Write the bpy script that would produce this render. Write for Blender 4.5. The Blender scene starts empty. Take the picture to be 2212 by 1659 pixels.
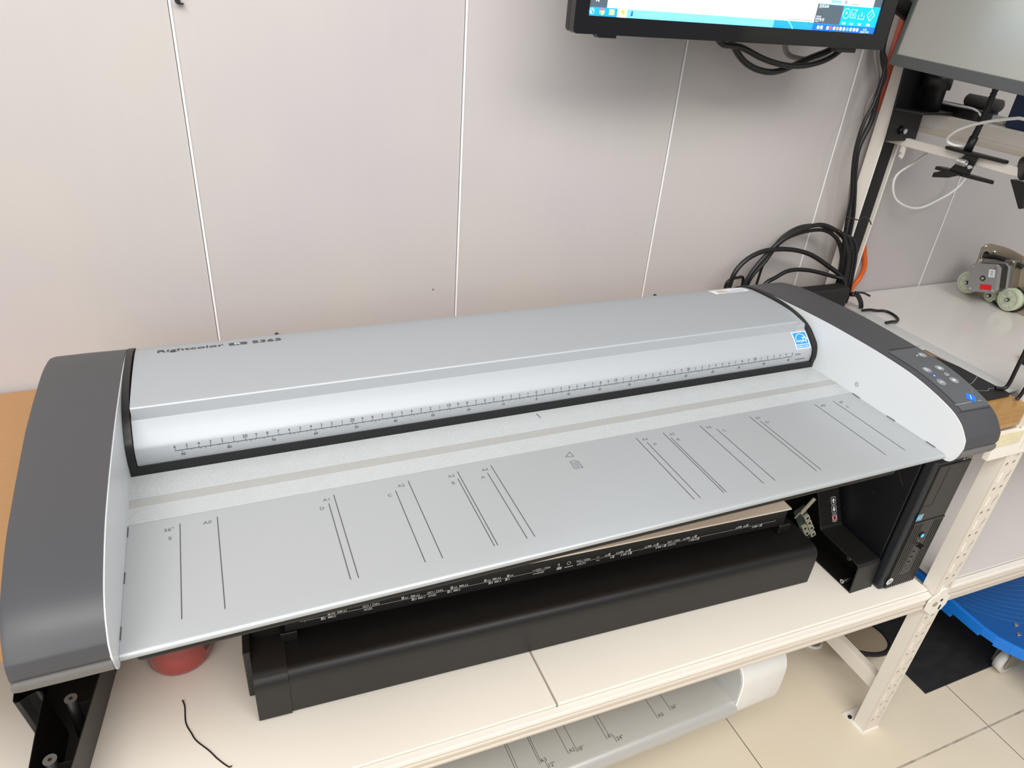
import bpy, bmesh, math, random
from mathutils import Vector, Matrix
from mathutils.geometry import tessellate_polygon
random.seed(7)
scene = bpy.context.scene
COL = scene.collection
PI = math.pi

# ------------------------------------------------------------------ camera, world, lights, exposure
cam_data = bpy.data.cameras.new('camera')
cam = bpy.data.objects.new('camera', cam_data); COL.objects.link(cam)
cam.matrix_world = Matrix(((0.921177, 0.13303, -0.3657, -0.38682),
                           (-0.38213, 0.486858, -0.785459, -0.512312),
                           (0.073554, 0.863292, 0.499317, 0.525367),
                           (0, 0, 0, 1)))
cam_data.sensor_fit = 'HORIZONTAL'; cam_data.sensor_width = 36.0
cam_data.lens = 1523.061 * 36.0 / 2212.0
cam_data.clip_start = 0.02
scene.camera = cam

world = bpy.data.worlds.new('world'); scene.world = world; world.use_nodes = True
bg = world.node_tree.nodes['Background']
bg.inputs[0].default_value = (0.94, 0.965, 1.0, 1); bg.inputs[1].default_value = 0.40

def area(name, loc, target, sx, sy, power, color):
    d = bpy.data.lights.new(name, 'AREA'); d.shape = 'RECTANGLE'; d.size = sx; d.size_y = sy
    d.energy = power; d.color = color
    o = bpy.data.objects.new(name, d); COL.objects.link(o); o.location = loc
    o.rotation_euler = (Vector(target) - Vector(loc)).to_track_quat('-Z', 'Y').to_euler()
    return o
area('window_light', (-2.2, -2.7, 1.5), (0.2, 0.3, -0.2), 3.0, 2.0, 58, (1.0, 0.99, 0.97))
area('ceiling_light', (-0.35, -1.25, 2.0), (0.1, 0.0, -0.5), 3.2, 0.9, 86, (1.0, 0.98, 0.95))

scene.view_settings.view_transform = 'Standard'
scene.view_settings.look = 'None'
scene.view_settings.gamma = 1.0
scene.view_settings.exposure = 0.0
scene.view_settings.use_curve_mapping = False

# ------------------------------------------------------------------ materials
def lin(c):
    c = c / 255.0
    return c / 12.92 if c <= 0.04045 else ((c + 0.055) / 1.055) ** 2.4
def L3(rgb): return tuple(lin(v) for v in rgb) + (1.0,)
MATS = {}
def M(name, rgb, rough=0.5, metal=0.0, var=0.05, scale=30.0, stretch=None, bump=0.0, spec=0.5,
      emit=0.0, trans=0.0, coat=0.0, rvar=0.0):
    if name in MATS: return MATS[name]
    m = bpy.data.materials.new(name); m.use_nodes = True; MATS[name] = m
    nt = m.node_tree; b = nt.nodes['Principled BSDF']
    b.inputs['Roughness'].default_value = rough; b.inputs['Metallic'].default_value = metal
    b.inputs['Specular IOR Level'].default_value = spec
    b.inputs['Coat Weight'].default_value = coat; b.inputs['Coat Roughness'].default_value = 0.12
    b.inputs['Transmission Weight'].default_value = trans
    tc = nt.nodes.new('ShaderNodeTexCoord'); mp = nt.nodes.new('ShaderNodeMapping')
    nz = nt.nodes.new('ShaderNodeTexNoise'); nz.inputs['Scale'].default_value = scale; nz.inputs['Detail'].default_value = 5
    if stretch: mp.inputs['Scale'].default_value = stretch
    nt.links.new(tc.outputs['Object'], mp.inputs[0]); nt.links.new(mp.outputs[0], nz.inputs['Vector'])
    mix = nt.nodes.new('ShaderNodeMix'); mix.data_type = 'RGBA'
    c = L3(rgb)
    mix.inputs['A'].default_value = tuple(max(0, v * (1 - var)) for v in c[:3]) + (1,)
    mix.inputs['B'].default_value = tuple(min(1, v * (1 + var)) for v in c[:3]) + (1,)
    nt.links.new(nz.outputs[0], mix.inputs['Factor']); nt.links.new(mix.outputs['Result'], b.inputs['Base Color'])
    if rvar:
        r = nt.nodes.new('ShaderNodeMapRange'); r.inputs['To Min'].default_value = rough - rvar; r.inputs['To Max'].default_value = rough + rvar
        nt.links.new(nz.outputs[0], r.inputs['Value']); nt.links.new(r.outputs[0], b.inputs['Roughness'])
    if bump:
        bp = nt.nodes.new('ShaderNodeBump'); bp.inputs['Strength'].default_value = bump; bp.inputs['Distance'].default_value = 0.001
        nt.links.new(nz.outputs[0], bp.inputs['Height']); nt.links.new(bp.outputs[0], b.inputs['Normal'])
    if emit:
        nt.links.new(mix.outputs['Result'], b.inputs['Emission Color']); b.inputs['Emission Strength'].default_value = emit
    return m

M('wall_panel', (188, 183, 181), 0.42, var=0.018, scale=6, stretch=(14, 14, 0.9), bump=0.05)
def wall_material():
    m = MATS['wall_panel']; nt = m.node_tree; N = nt.nodes; b = N['Principled BSDF']
    src = b.inputs['Base Color'].links[0].from_socket
    tc = N.new('ShaderNodeTexCoord')
    def nz(scale):
        n = N.new('ShaderNodeTexNoise'); n.inputs['Scale'].default_value = scale; n.inputs['Detail'].default_value = 2
        nt.links.new(tc.outputs['Object'], n.inputs['Vector']); return n.outputs[0]
    r = N.new('ShaderNodeMapRange'); r.inputs['From Min'].default_value = 0.35; r.inputs['From Max'].default_value = 0.65; nt.links.new(nz(3.2), r.inputs['Value'])
    tint = N.new('ShaderNodeMix'); tint.data_type = 'RGBA'; tint.inputs['A'].default_value = (1.03, 1.02, 0.985, 1); tint.inputs['B'].default_value = (0.985, 0.97, 1.0, 1); nt.links.new(r.outputs[0], tint.inputs['Factor'])
    mul = N.new('ShaderNodeMix'); mul.data_type = 'RGBA'; mul.blend_type = 'MULTIPLY'; mul.inputs['Factor'].default_value = 1.0
    nt.links.new(src, mul.inputs['A']); nt.links.new(tint.outputs['Result'], mul.inputs['B'])
    v = N.new('ShaderNodeTexVoronoi'); v.inputs['Scale'].default_value = 9; nt.links.new(tc.outputs['Object'], v.inputs['Vector'])
    lt = N.new('ShaderNodeMath'); lt.operation = 'LESS_THAN'; lt.inputs[1].default_value = 0.016; nt.links.new(v.outputs['Distance'], lt.inputs[0])
    sp = N.new('ShaderNodeMix'); sp.data_type = 'RGBA'; sp.inputs['B'].default_value = L3((128, 108, 98)); nt.links.new(mul.outputs['Result'], sp.inputs['A']); nt.links.new(lt.outputs[0], sp.inputs['Factor'])
    nt.links.new(sp.outputs['Result'], b.inputs['Base Color'])
wall_material()
M('trim_white', (240, 238, 236), 0.35)
M('groove', (176, 170, 166), 0.8)
M('silver_table', (176, 179, 181), 0.40, 0.35, var=0.02, scale=400, bump=0.02)
M('silver_strip', (204, 207, 208), 0.34, 0.25, var=0.03, scale=60)
M('silver_band', (172, 172, 169), 0.45, 0.2, var=0.02)
M('silver_lid', (169, 173, 177), 0.52, 0.25, var=0.03, scale=500, bump=0.03)
M('silver_cap', (210, 212, 210), 0.4, 0.3)
M('charcoal', (68, 68, 71), 0.46, 0.0, var=0.05, scale=600, bump=0.05)
M('charcoal_lip', (104, 102, 100), 0.4, 0.0, var=0.04)
M('panel_grey', (82, 85, 88), 0.42, 0.0, var=0.03)
M('side_white', (220, 223, 225), 0.42, 0.0, var=0.01, scale=300)
M('black', (20, 20, 21), 0.42, var=0.1)
M('black_gloss', (12, 12, 14), 0.12, var=0.05)
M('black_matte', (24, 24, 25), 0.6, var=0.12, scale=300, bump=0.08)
M('black_machine', (26, 25, 24), 0.42, var=0.12, scale=500, bump=0.08)
M('black_case', (22, 24, 28), 0.4, var=0.15, scale=60, bump=0.04)
M('case_bezel', (36, 39, 45), 0.42, var=0.08, scale=90)
M('case_panel', (44, 42, 40), 0.4, var=0.06)
M('ink', (74, 74, 76), 0.6)
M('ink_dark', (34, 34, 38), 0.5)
M('ink_light', (150, 152, 152), 0.6)
M('ink_grey', (100, 102, 104), 0.6)
M('print_white', (225, 226, 224), 0.5)
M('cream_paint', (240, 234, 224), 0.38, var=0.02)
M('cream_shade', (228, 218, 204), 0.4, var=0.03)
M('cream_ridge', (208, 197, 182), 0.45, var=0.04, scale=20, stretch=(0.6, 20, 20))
M('bench_cream', (246, 240, 228), 0.26, var=0.03, scale=5)
M('shelf_white', (222, 217, 212), 0.16, var=0.03, scale=5)
M('mdf_brown', (172, 130, 86), 0.55, var=0.07, scale=40, stretch=(1, 6, 6))
M('cardboard_cream', (246, 234, 216), 0.5, var=0.03, scale=12, stretch=(1, 8, 8))
M('tape_brown', (168, 128, 72), 0.22, var=0.18, scale=25, stretch=(8, 1, 1))
M('tape_clear', (226, 216, 180), 0.15, var=0.12, scale=60)
M('blue_logo', (28, 110, 225), 0.4)
M('blue_star', (35, 140, 222), 0.4)
M('label_white', (238, 240, 242), 0.4)
M('label_tan', (206, 182, 140), 0.5)
M('label_grey', (150, 155, 175), 0.5)
M('button_grey', (132, 136, 138), 0.4)
M('button_mark', (228, 232, 232), 0.4)
M('indigo', (78, 88, 128), 0.4)
M('led_white', (235, 240, 255), 0.4, emit=1.0)
M('led_blue', (40, 140, 255), 0.4, emit=2.2)
M('red_button', (205, 40, 52), 0.4)
M('intel_blue', (70, 160, 205), 0.3)
M('steel', (176, 170, 158), 0.28, 0.9, var=0.08, scale=20)
M('steel_plate', (178, 166, 148), 0.36, 0.5, var=0.08, scale=25)
M('chrome', (225, 225, 225), 0.12, 1.0)
M('motor_grey', (150, 150, 150), 0.45, 0.2)
M('motor_dark', (70, 68, 64), 0.35, 0.6)
M('wheel_green', (203, 212, 184), 0.35, var=0.04)
M('red_label', (226, 28, 30), 0.4)
M('orange_hose', (226, 98, 20), 0.3)
M('cable_black', (22, 22, 23), 0.38)
M('cable_grey', (128, 122, 118), 0.45)
M('cable_white', (240, 238, 234), 0.35)
M('screen_grey', (188, 188, 180), 0.36, 0.35, var=0.06, scale=3)
M('bezel_grey', (84, 86, 86), 0.4)
M('navy', (34, 52, 84), 0.5)
M('grey_fabric', (82, 78, 76), 0.7, bump=0.1)
M('salmon', (222, 122, 100), 0.6)
M('mat_black', (34, 34, 35), 0.6, var=0.85, scale=16, stretch=(1, 2.5, 1))
M('cart_blue', (18, 126, 228), 0.35, var=0.04)
M('cart_deck', (8, 88, 164), 0.38, var=0.05)
M('cart_groove', (54, 122, 184), 0.5)
M('disc_cream', (176, 158, 132), 0.5)
M('dark_hole', (20, 19, 18), 0.8)
M('pcb_green', (44, 58, 50), 0.4, var=0.2, scale=200)
M('connector', (172, 168, 148), 0.45)
M('bottle_red', (246, 168, 162), 0.10, trans=0.85, var=0.05, scale=60, bump=0.25)
M('bottle_liquid', (236, 84, 78), 0.3, trans=0.0, var=0.1, scale=40)
M('label_green', (70, 92, 54), 0.4, var=0.2, scale=120)
M('old_silver', (190, 188, 183), 0.33, 0.3, var=0.03, scale=400)
M('old_white', (226, 224, 220), 0.42)
M('pure_white', (248, 248, 248), 0.35)
M('line_pale', (150, 165, 180), 0.4)
def screen_mat(name, rgb, e=0.85):
    m = M(name, rgb, 0.3, var=0.0, emit=e); return m
screen_mat('ui_white', (234, 242, 245)); screen_mat('ui_bar', (30, 145, 222)); screen_mat('ui_bar_dark', (20, 100, 190))
screen_mat('ui_bar_light', (110, 195, 240)); screen_mat('ui_side', (70, 84, 94), 0.7); screen_mat('ui_blue', (0, 165, 240))
screen_mat('ui_text', (140, 146, 150)); screen_mat('ui_red', (235, 80, 110)); screen_mat('ui_green', (110, 205, 110))
screen_mat('ui_yellow', (240, 225, 140)); screen_mat('ui_orange', (240, 165, 40)); screen_mat('ui_navy', (30, 90, 190))

def floor_material():
    m = bpy.data.materials.new('floor_tiles'); m.use_nodes = True; MATS['floor_tiles'] = m
    nt = m.node_tree; N = nt.nodes; Lk = nt.links; b = N['Principled BSDF']
    tc = N.new('ShaderNodeTexCoord'); sep = N.new('ShaderNodeSeparateXYZ'); Lk.new(tc.outputs['Object'], sep.inputs[0])
    def mth(op, a, bb=None):
        n = N.new('ShaderNodeMath'); n.operation = op
        for i, v in enumerate((a, bb)):
            if v is None: continue
            if isinstance(v, (int, float)): n.inputs[i].default_value = v
            else: Lk.new(v, n.inputs[i])
        return n.outputs[0]
    def line(out, off, width):
        t = mth('SUBTRACT', out, off - 0.633 * 20); t = mth('DIVIDE', t, 0.633); t = mth('FRACT', t)
        t = mth('SUBTRACT', t, 0.5); t = mth('ABSOLUTE', t); t = mth('SUBTRACT', 0.5, t)
        return mth('LESS_THAN', t, width / 0.633 / 2)
    nz = N.new('ShaderNodeTexNoise'); nz.inputs['Scale'].default_value = 7; nz.inputs['Detail'].default_value = 6
    Lk.new(tc.outputs['Object'], nz.inputs['Vector'])
    base = N.new('ShaderNodeMix'); base.data_type = 'RGBA'
    base.inputs['A'].default_value = L3((222, 208, 184)); base.inputs['B'].default_value = L3((232, 221, 200)); Lk.new(nz.outputs[0], base.inputs['Factor'])
    # specks of dirt
    vz = N.new('ShaderNodeTexVoronoi'); vz.inputs['Scale'].default_value = 24; Lk.new(tc.outputs['Object'], vz.inputs['Vector'])
    sp = mth('LESS_THAN', vz.outputs['Distance'], 0.035)
    rnd = N.new('ShaderNodeSeparateColor'); Lk.new(vz.outputs['Color'], rnd.inputs[0])
    sp = mth('MULTIPLY', sp, mth('GREATER_THAN', rnd.outputs[0], 0.75))
    m1 = N.new('ShaderNodeMix'); m1.data_type = 'RGBA'; m1.inputs['B'].default_value = L3((96, 84, 70)); Lk.new(base.outputs['Result'], m1.inputs['A']); Lk.new(sp, m1.inputs['Factor'])
    gx = line(sep.outputs[0], 0.635, 0.0024); 
    n2 = N.new('ShaderNodeTexNoise'); n2.inputs['Scale'].default_value = 30; Lk.new(tc.outputs['Object'], n2.inputs['Vector'])
    gy = mth('MULTIPLY', line(sep.outputs[1], 0.008, 0.005), mth('MULTIPLY', n2.outputs[0], 1.1))
    m2 = N.new('ShaderNodeMix'); m2.data_type = 'RGBA'; m2.inputs['B'].default_value = L3((112, 98, 84)); Lk.new(m1.outputs['Result'], m2.inputs['A']); Lk.new(gx, m2.inputs['Factor'])
    m3 = N.new('ShaderNodeMix'); m3.data_type = 'RGBA'; m3.inputs['B'].default_value = L3((110, 104, 96)); Lk.new(m2.outputs['Result'], m3.inputs['A']); Lk.new(gy, m3.inputs['Factor'])
    Lk.new(m3.outputs['Result'], b.inputs['Base Color']); b.inputs['Roughness'].default_value = 0.32
floor_material()

# ------------------------------------------------------------------ geometry helpers
def world_of(o):
    m = Matrix.Identity(4)
    chain = []
    while o: chain.append(o); o = o.parent
    for c in reversed(chain): m = m @ c.matrix_basis
    return m
class MB:
    """collects shapes into one mesh object; several materials allowed"""
    def __init__(s): s.v = []; s.f = []; s.m = []; s.sm = []; s.mats = []
    def mi(s, mat):
        if mat not in s.mats: s.mats.append(mat)
        return s.mats.index(mat)
    def add(s, vs, fs, mat, smooth=False, xf=None):
        o = len(s.v); k = s.mi(mat)
        s.v += [tuple(xf @ Vector(v)) if xf else tuple(v) for v in vs]
        for f in fs: s.f.append([i + o for i in f]); s.m.append(k); s.sm.append(smooth)
        return s
    def box(s, x0, x1, y0, y1, z0, z1, mat, xf=None):
        v = [(x, y, z) for z in (z0, z1) for y in (y0, y1) for x in (x0, x1)]
        return s.add(v, [(0, 2, 3, 1), (4, 5, 7, 6), (0, 1, 5, 4), (2, 6, 7, 3), (0, 4, 6, 2), (1, 3, 7, 5)], mat, xf=xf)
    def prism(s, poly, d0, d1, mat, fn, smooth=False, xf=None):
        """poly of (a,b) extruded from d0 to d1; fn(a,b,d)->xyz"""
        n = len(poly)
        v = [fn(a, b, d0) for a, b in poly] + [fn(a, b, d1) for a, b in poly]
        f = [(i, (i + 1) % n, n + (i + 1) % n, n + i) for i in range(n)]
        s.add(v, f, mat, smooth, xf)
        o = len(s.v) - 2 * n; k = s.mi(mat)
        for f in ([o + i for i in range(n)], [o + n + i for i in reversed(range(n))]):
            s.f.append(f); s.m.append(k); s.sm.append(False)
        return s
    def px(s, poly, x0, x1, mat, smooth=False): return s.prism(poly, x0, x1, mat, lambda a, b, d: (d, a, b), smooth)
    def py(s, poly, y0, y1, mat, smooth=False): return s.prism(poly, y0, y1, mat, lambda a, b, d: (a, d, b), smooth)
    def pz(s, poly, z0, z1, mat, smooth=False): return s.prism(poly, z0, z1, mat, lambda a, b, d: (a, b, d), smooth)
    def cyl(s, p0, p1, r, mat, n=20, r1=None, smooth=True):
        p0, p1 = Vector(p0), Vector(p1); q = (p1 - p0).to_track_quat('Z', 'Y'); r1 = r if r1 is None else r1
        a = [p0 + q @ Vector((r * math.cos(2 * PI * i / n), r * math.sin(2 * PI * i / n), 0)) for i in range(n)]
        b = [p1 + q @ Vector((r1 * math.cos(2 * PI * i / n), r1 * math.sin(2 * PI * i / n), 0)) for i in range(n)]
        s.add(a + b, [(i, (i + 1) % n, n + (i + 1) % n, n + i) for i in range(n)], mat, smooth)
        o = len(s.v) - 2 * n; k = s.mi(mat)
        for f in ([o + i for i in reversed(range(n))], [o + n + i for i in range(n)]):
            s.f.append(f); s.m.append(k); s.sm.append(False)
        return s
    def lathe(s, prof, base, axis, mat, n=36, mats=None):
        """prof of (r,h) revolved about axis through base"""
        base = Vector(base); q = Vector(axis).normalized().to_track_quat('Z', 'Y'); vs = []; fs = []
        for r, h in prof:
            for i in range(n): vs.append(base + q @ Vector((r * math.cos(2 * PI * i / n), r * math.sin(2 * PI * i / n), h)))
        for j in range(len(prof) - 1):
            for i in range(n):
                fs.append((j * n + i, j * n + (i + 1) % n, (j + 1) * n + (i + 1) % n, (j + 1) * n + i))
        s.add(vs, fs, mat, True)
        return s
    def tube(s, pts, r, mat, n=10, closed=False, smoothpath=True, flat=1.0):
        P = [Vector(p) for p in pts]
        if smoothpath: P = spline(P, closed)
        rings = []; m = len(P); up = None
        for i in range(m):
            t = (P[(i + 1) % m] - P[i - 1]) if closed else (P[min(i + 1, m - 1)] - P[max(i - 1, 0)])
            t.normalize()
            if up is None:
                up = t.orthogonal().normalized()
            else:
                up = (up - t * up.dot(t)); up = up.normalized() if up.length > 1e-6 else t.orthogonal().normalized()
            w = t.cross(up)
            rings.append([P[i] + (up * math.cos(2 * PI * k / n) + w * flat * math.sin(2 * PI * k / n)) * r for k in range(n)])
        vs = [v for rg in rings for v in rg]; fs = []
        for j in range(m if closed else m - 1):
            a, b = j * n, ((j + 1) % m) * n
            for k in range(n): fs.append((a + k, a + (k + 1) % n, b + (k + 1) % n, b + k))
        if not closed: fs += [list(range(n))[::-1], [(m - 1) * n + k for k in range(n)]]
        return s.add(vs, fs, mat, True)
    def plate_holes(s, outer, holes, d0, d1, mat, fn):
        loops = [outer] + holes; flat = [p for l in loops for p in l]
        tris = tessellate_polygon([[Vector((a, b, 0)) for a, b in l] for l in loops]); n = len(flat)
        v = [fn(a, b, d0) for a, b in flat] + [fn(a, b, d1) for a, b in flat]
        f = [tuple(t) for t in tris] + [tuple(i + n for i in reversed(t)) for t in tris]
        o = 0
        for l in loops:
            k = len(l)
            f += [(o + i, o + (i + 1) % k, n + o + (i + 1) % k, n + o + i) for i in range(k)]; o += k
        return s.add(v, f, mat)
    def build(s, name, parent=None, bevel=0.0, seg=2, local=False, auto=None, sub=0):
        me = bpy.data.meshes.new(name)
        vs = s.v
        if parent is not None and not local:
            inv = world_of(parent).inverted(); vs = [tuple(inv @ Vector(v)) for v in vs]
        me.from_pydata(vs, [], s.f)
        for mt in s.mats: me.materials.append(MATS[mt])
        me.polygons.foreach_set('material_index', s.m); me.polygons.foreach_set('use_smooth', s.sm)
        bm = bmesh.new(); bm.from_mesh(me); bmesh.ops.recalc_face_normals(bm, faces=bm.faces); bm.to_mesh(me); bm.free()
        o = bpy.data.objects.new(name, me); COL.objects.link(o)
        if parent is not None: o.parent = parent
        if bevel:
            md = o.modifiers.new('bevel', 'BEVEL'); md.width = bevel; md.segments = seg; md.limit_method = 'ANGLE'; md.angle_limit = math.radians(35)
            md.harden_normals = False
        return o
def spline(P, closed=False, k=8):
    P = [Vector(p) for p in P]; out = []; n = len(P)
    if n < 3: return P
    for i in range(n if closed else n - 1):
        p1, p2 = P[i], P[(i + 1) % n]
        p0 = P[i - 1] if (closed or i > 0) else p1 * 2 - p2
        p3 = P[(i + 2) % n] if (closed or i + 2 < n) else p2 * 2 - p1
        for j in range(k):
            t = j / k
            out.append(0.5 * ((2 * p1) + (p2 - p0) * t + (2 * p0 - 5 * p1 + 4 * p2 - p3) * t * t + (3 * p1 - p0 - 3 * p2 + p3) * t ** 3))
    if not closed: out.append(P[-1])
    return out
def sp2(pts, k=6): return [(p.x, p.y) for p in spline([Vector((a, b, 0)) for a, b in pts], False, k)]
def rrect(x0, x1, y0, y1, r, n=5):
    out = []
    for cx, cy, a in ((x1 - r, y1 - r, 0), (x0 + r, y1 - r, 90), (x0 + r, y0 + r, 180), (x1 - r, y0 + r, 270)):
        for i in range(n + 1):
            t = math.radians(a + 90 * i / n); out.append((cx + r * math.cos(t), cy + r * math.sin(t)))
    return out
def circ(cx, cy, r, n=24, ry=None): return [(cx + r * math.cos(2 * PI * i / n), cy + (ry or r) * math.sin(2 * PI * i / n)) for i in range(n)]
def tag(o, label=None, cat=None, group=None, kind=None):
    if label: o['label'] = label
    if cat: o['category'] = cat
    if group: o['group'] = group
    if kind: o['kind'] = kind
    return o
def thing(name, label, cat, loc=(0, 0, 0), rz=0.0, group=None):
    o = bpy.data.objects.new(name, None); o.empty_display_size = 0.05; COL.objects.link(o)
    o.location = loc; o.rotation_euler = (0, 0, rz)
    return tag(o, label, cat, group)
def struct(o): o['kind'] = 'structure'; return o
def lone(mb, name, label, cat, group=None, bevel=0.0, seg=2):
    """a thing that is one mesh; origin moved to its base"""
    c = [sum(v[i] for v in mb.v) / len(mb.v) for i in (0, 1)] + [min(v[2] for v in mb.v)]
    mb.v = [(v[0] - c[0], v[1] - c[1], v[2] - c[2]) for v in mb.v]
    o = mb.build(name, None, bevel, seg); o.location = c
    return tag(o, label, cat, group)

# lettering
TXT = {}
def text_mesh(body):
    if body in TXT: return TXT[body]
    cu = bpy.data.curves.new('t', 'FONT'); cu.body = body; cu.resolution_u = 3
    ob = bpy.data.objects.new('t', cu); COL.objects.link(ob)
    dg = bpy.context.evaluated_depsgraph_get(); dg.update()
    me = bpy.data.meshes.new_from_object(ob.evaluated_get(dg))
    vs = [(v.co.x, v.co.y) for v in me.vertices]; fs = [tuple(p.vertices) for p in me.polygons]
    bpy.data.objects.remove(ob); bpy.data.meshes.remove(me); bpy.data.curves.remove(cu)
    TXT[body] = (vs, fs); return TXT[body]
class Marks:
    """flat printed marks laid on a surface: map(u, v, h) -> xyz"""
    def __init__(s, fn, h=0.0003): s.mb = MB(); s.fn = fn; s.h = h
    def raw(s, vs, fs, mat, k=0): s.mb.add([s.fn(u, v, s.h + k * 0.00015) for u, v in vs], fs, mat); return s
    def poly(s, pts, mat, k=0): return s.raw(pts, [tuple(range(len(pts)))], mat, k)
    def rect(s, u0, u1, v0, v1, mat, k=0, n=1):
        for i in range(n):
            a, b = v0 + (v1 - v0) * i / n, v0 + (v1 - v0) * (i + 1) / n
            s.poly([(u0, a), (u1, a), (u1, b), (u0, b)], mat, k)
        return s
    def line(s, pts, w, mat, k=0, closed=False):
        P = [Vector(p) for p in pts]
        if closed: P.append(P[0])
        for a, b in zip(P[:-1], P[1:]):
            d = (b - a)
            if d.length < 1e-9: continue
            d.normalize(); n = Vector((-d.y, d.x)) * w / 2; a2 = a - d * w * 0.4; b2 = b + d * w * 0.4
            s.poly([tuple(a2 - n), tuple(b2 - n), tuple(b2 + n), tuple(a2 + n)], mat, k)
        return s
    def ring(s, cx, cy, r, w, mat, k=0, a0=0, a1=360, n=28, ry=None):
        ry = ry or r; q = ry / r
        P = [(math.cos(math.radians(a0 + (a1 - a0) * i / n)), math.sin(math.radians(a0 + (a1 - a0) * i / n))) for i in range(n + 1)]
        for a, b in zip(P[:-1], P[1:]):
            s.poly([(cx + a[0] * (r - w), cy + a[1] * (r - w) * q), (cx + b[0] * (r - w), cy + b[1] * (r - w) * q), (cx + b[0] * r, cy + b[1] * r * q), (cx + a[0] * r, cy + a[1] * r * q)], mat, k)
        return s
    def text(s, body, u, v, size, mat, align='l', k=0, wide=1.0, ang=0.0, slant=0.0, fit=None):
        vs, fs = text_mesh(body)
        if not vs: return s
        x0, x1 = min(a for a, b in vs), max(a for a, b in vs)
        wide = fit / (x1 - x0) / size if fit else wide; off = {'l': x0, 'c': (x0 + x1) / 2, 'r': x1}[align]; c, sn = math.cos(ang), math.sin(ang)
        q = [((a - off + slant * b) * size * wide, b * size) for a, b in vs]
        return s.raw([(u + a * c - b * sn, v + a * sn + b * c) for a, b in q], fs, mat, k)
    def build(s, name, parent, label=None):
        o = s.mb.build(name, parent)
        if label: o['label'] = label
        return o
class Profile:
    """a (y,z) curve run along x: marks are wrapped on it by arc length from a start point"""
    def __init__(s, pts): 
        s.p = pts; s.s = [0]
        for a, b in zip(pts[:-1], pts[1:]): s.s.append(s.s[-1] + math.hypot(b[0] - a[0], b[1] - a[1]))
    def near(s, y, z):
        best = None
        for i, (a, b) in enumerate(zip(s.p[:-1], s.p[1:])):
            dx, dz = b[0] - a[0], b[1] - a[1]; l2 = dx * dx + dz * dz
            t = max(0, min(1, ((y - a[0]) * dx + (z - a[1]) * dz) / l2)) if l2 else 0
            d = math.hypot(a[0] + t * dx - y, a[1] + t * dz - z)
            if best is None or d < best[0]: best = (d, s.s[i] + t * math.sqrt(l2))
        return best[1]
    def at(s, q):
        q = max(0, min(s.s[-1] - 1e-9, q)); i = 0
        while i < len(s.s) - 2 and s.s[i + 1] < q: i += 1
        a, b = s.p[i], s.p[i + 1]; l = s.s[i + 1] - s.s[i]; t = (q - s.s[i]) / l if l else 0
        return (a[0] + (b[0] - a[0]) * t, a[1] + (b[1] - a[1]) * t), (-(b[1] - a[1]) / l, (b[0] - a[0]) / l)
    def map(s, y, z):
        s0 = s.near(y, z)
        def fn(u, v, h):
            (py, pz), (ny, nz) = s.at(s0 + v); return (u, py + ny * h, pz + nz * h)
        return fn

# ------------------------------------------------------------------ the room
ZF = -1.03; YW = 0.62
seams = [-0.808, -0.398, 0.0105, 0.4165, 0.827, 1.247, 1.655]
mb = MB(); edges = [-2.6] + seams + [3.0]
for a, b in zip(edges[:-1], edges[1:]): mb.box(a + 0.0005, b - 0.0005, YW, YW + 0.01, ZF, 1.6, 'wall_panel')
mb.box(-2.6, 3.0, YW + 0.004, YW + 0.03, ZF, 1.6, 'groove')
struct(mb.build('wall_back'))
for i, sx in enumerate(seams):
    m2 = MB().box(sx + 0.0006, sx + 0.0036, YW - 0.0016, YW + 0.004, ZF, 1.6, 'trim_white')
    struct(m2.build('trim_%d' % (i + 1)))
struct(MB().box(-2.6, 3.0, -2.6, YW + 0.03, ZF - 0.05, ZF, 'floor_tiles').build('floor'))
for (x, z, lab) in ((-0.306, -0.028, 'small black wall plug poking out just above the brand name on the scanner lid'),
                    (0.450, -0.028, 'small black wall plug just above the lid of the scanner right of middle'),
                    (-0.386, 0.466, 'tiny dark wall plug at the top of the left panel seam')):
    mb = MB(); mb.cyl((x, YW - 0.010, z), (x, YW + 0.002, z), 0.0034, 'black', 12)
    mb.box(x - 0.001, x + 0.007, YW - 0.007, YW, z - 0.004, z - 0.0025, 'black')
    lone(mb, 'wall_plug', lab, 'wall plug', 'wall plugs in the panels')
mb = MB().box(0.900, 0.945, YW - 0.003, YW - 0.001, 0.34, 0.70, 'salmon')  # thin upright salmon strip set just off the wall panels
lone(mb, 'wall_strip', 'narrow salmon red strip on the wall behind the rear rack post', 'strip')

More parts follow.
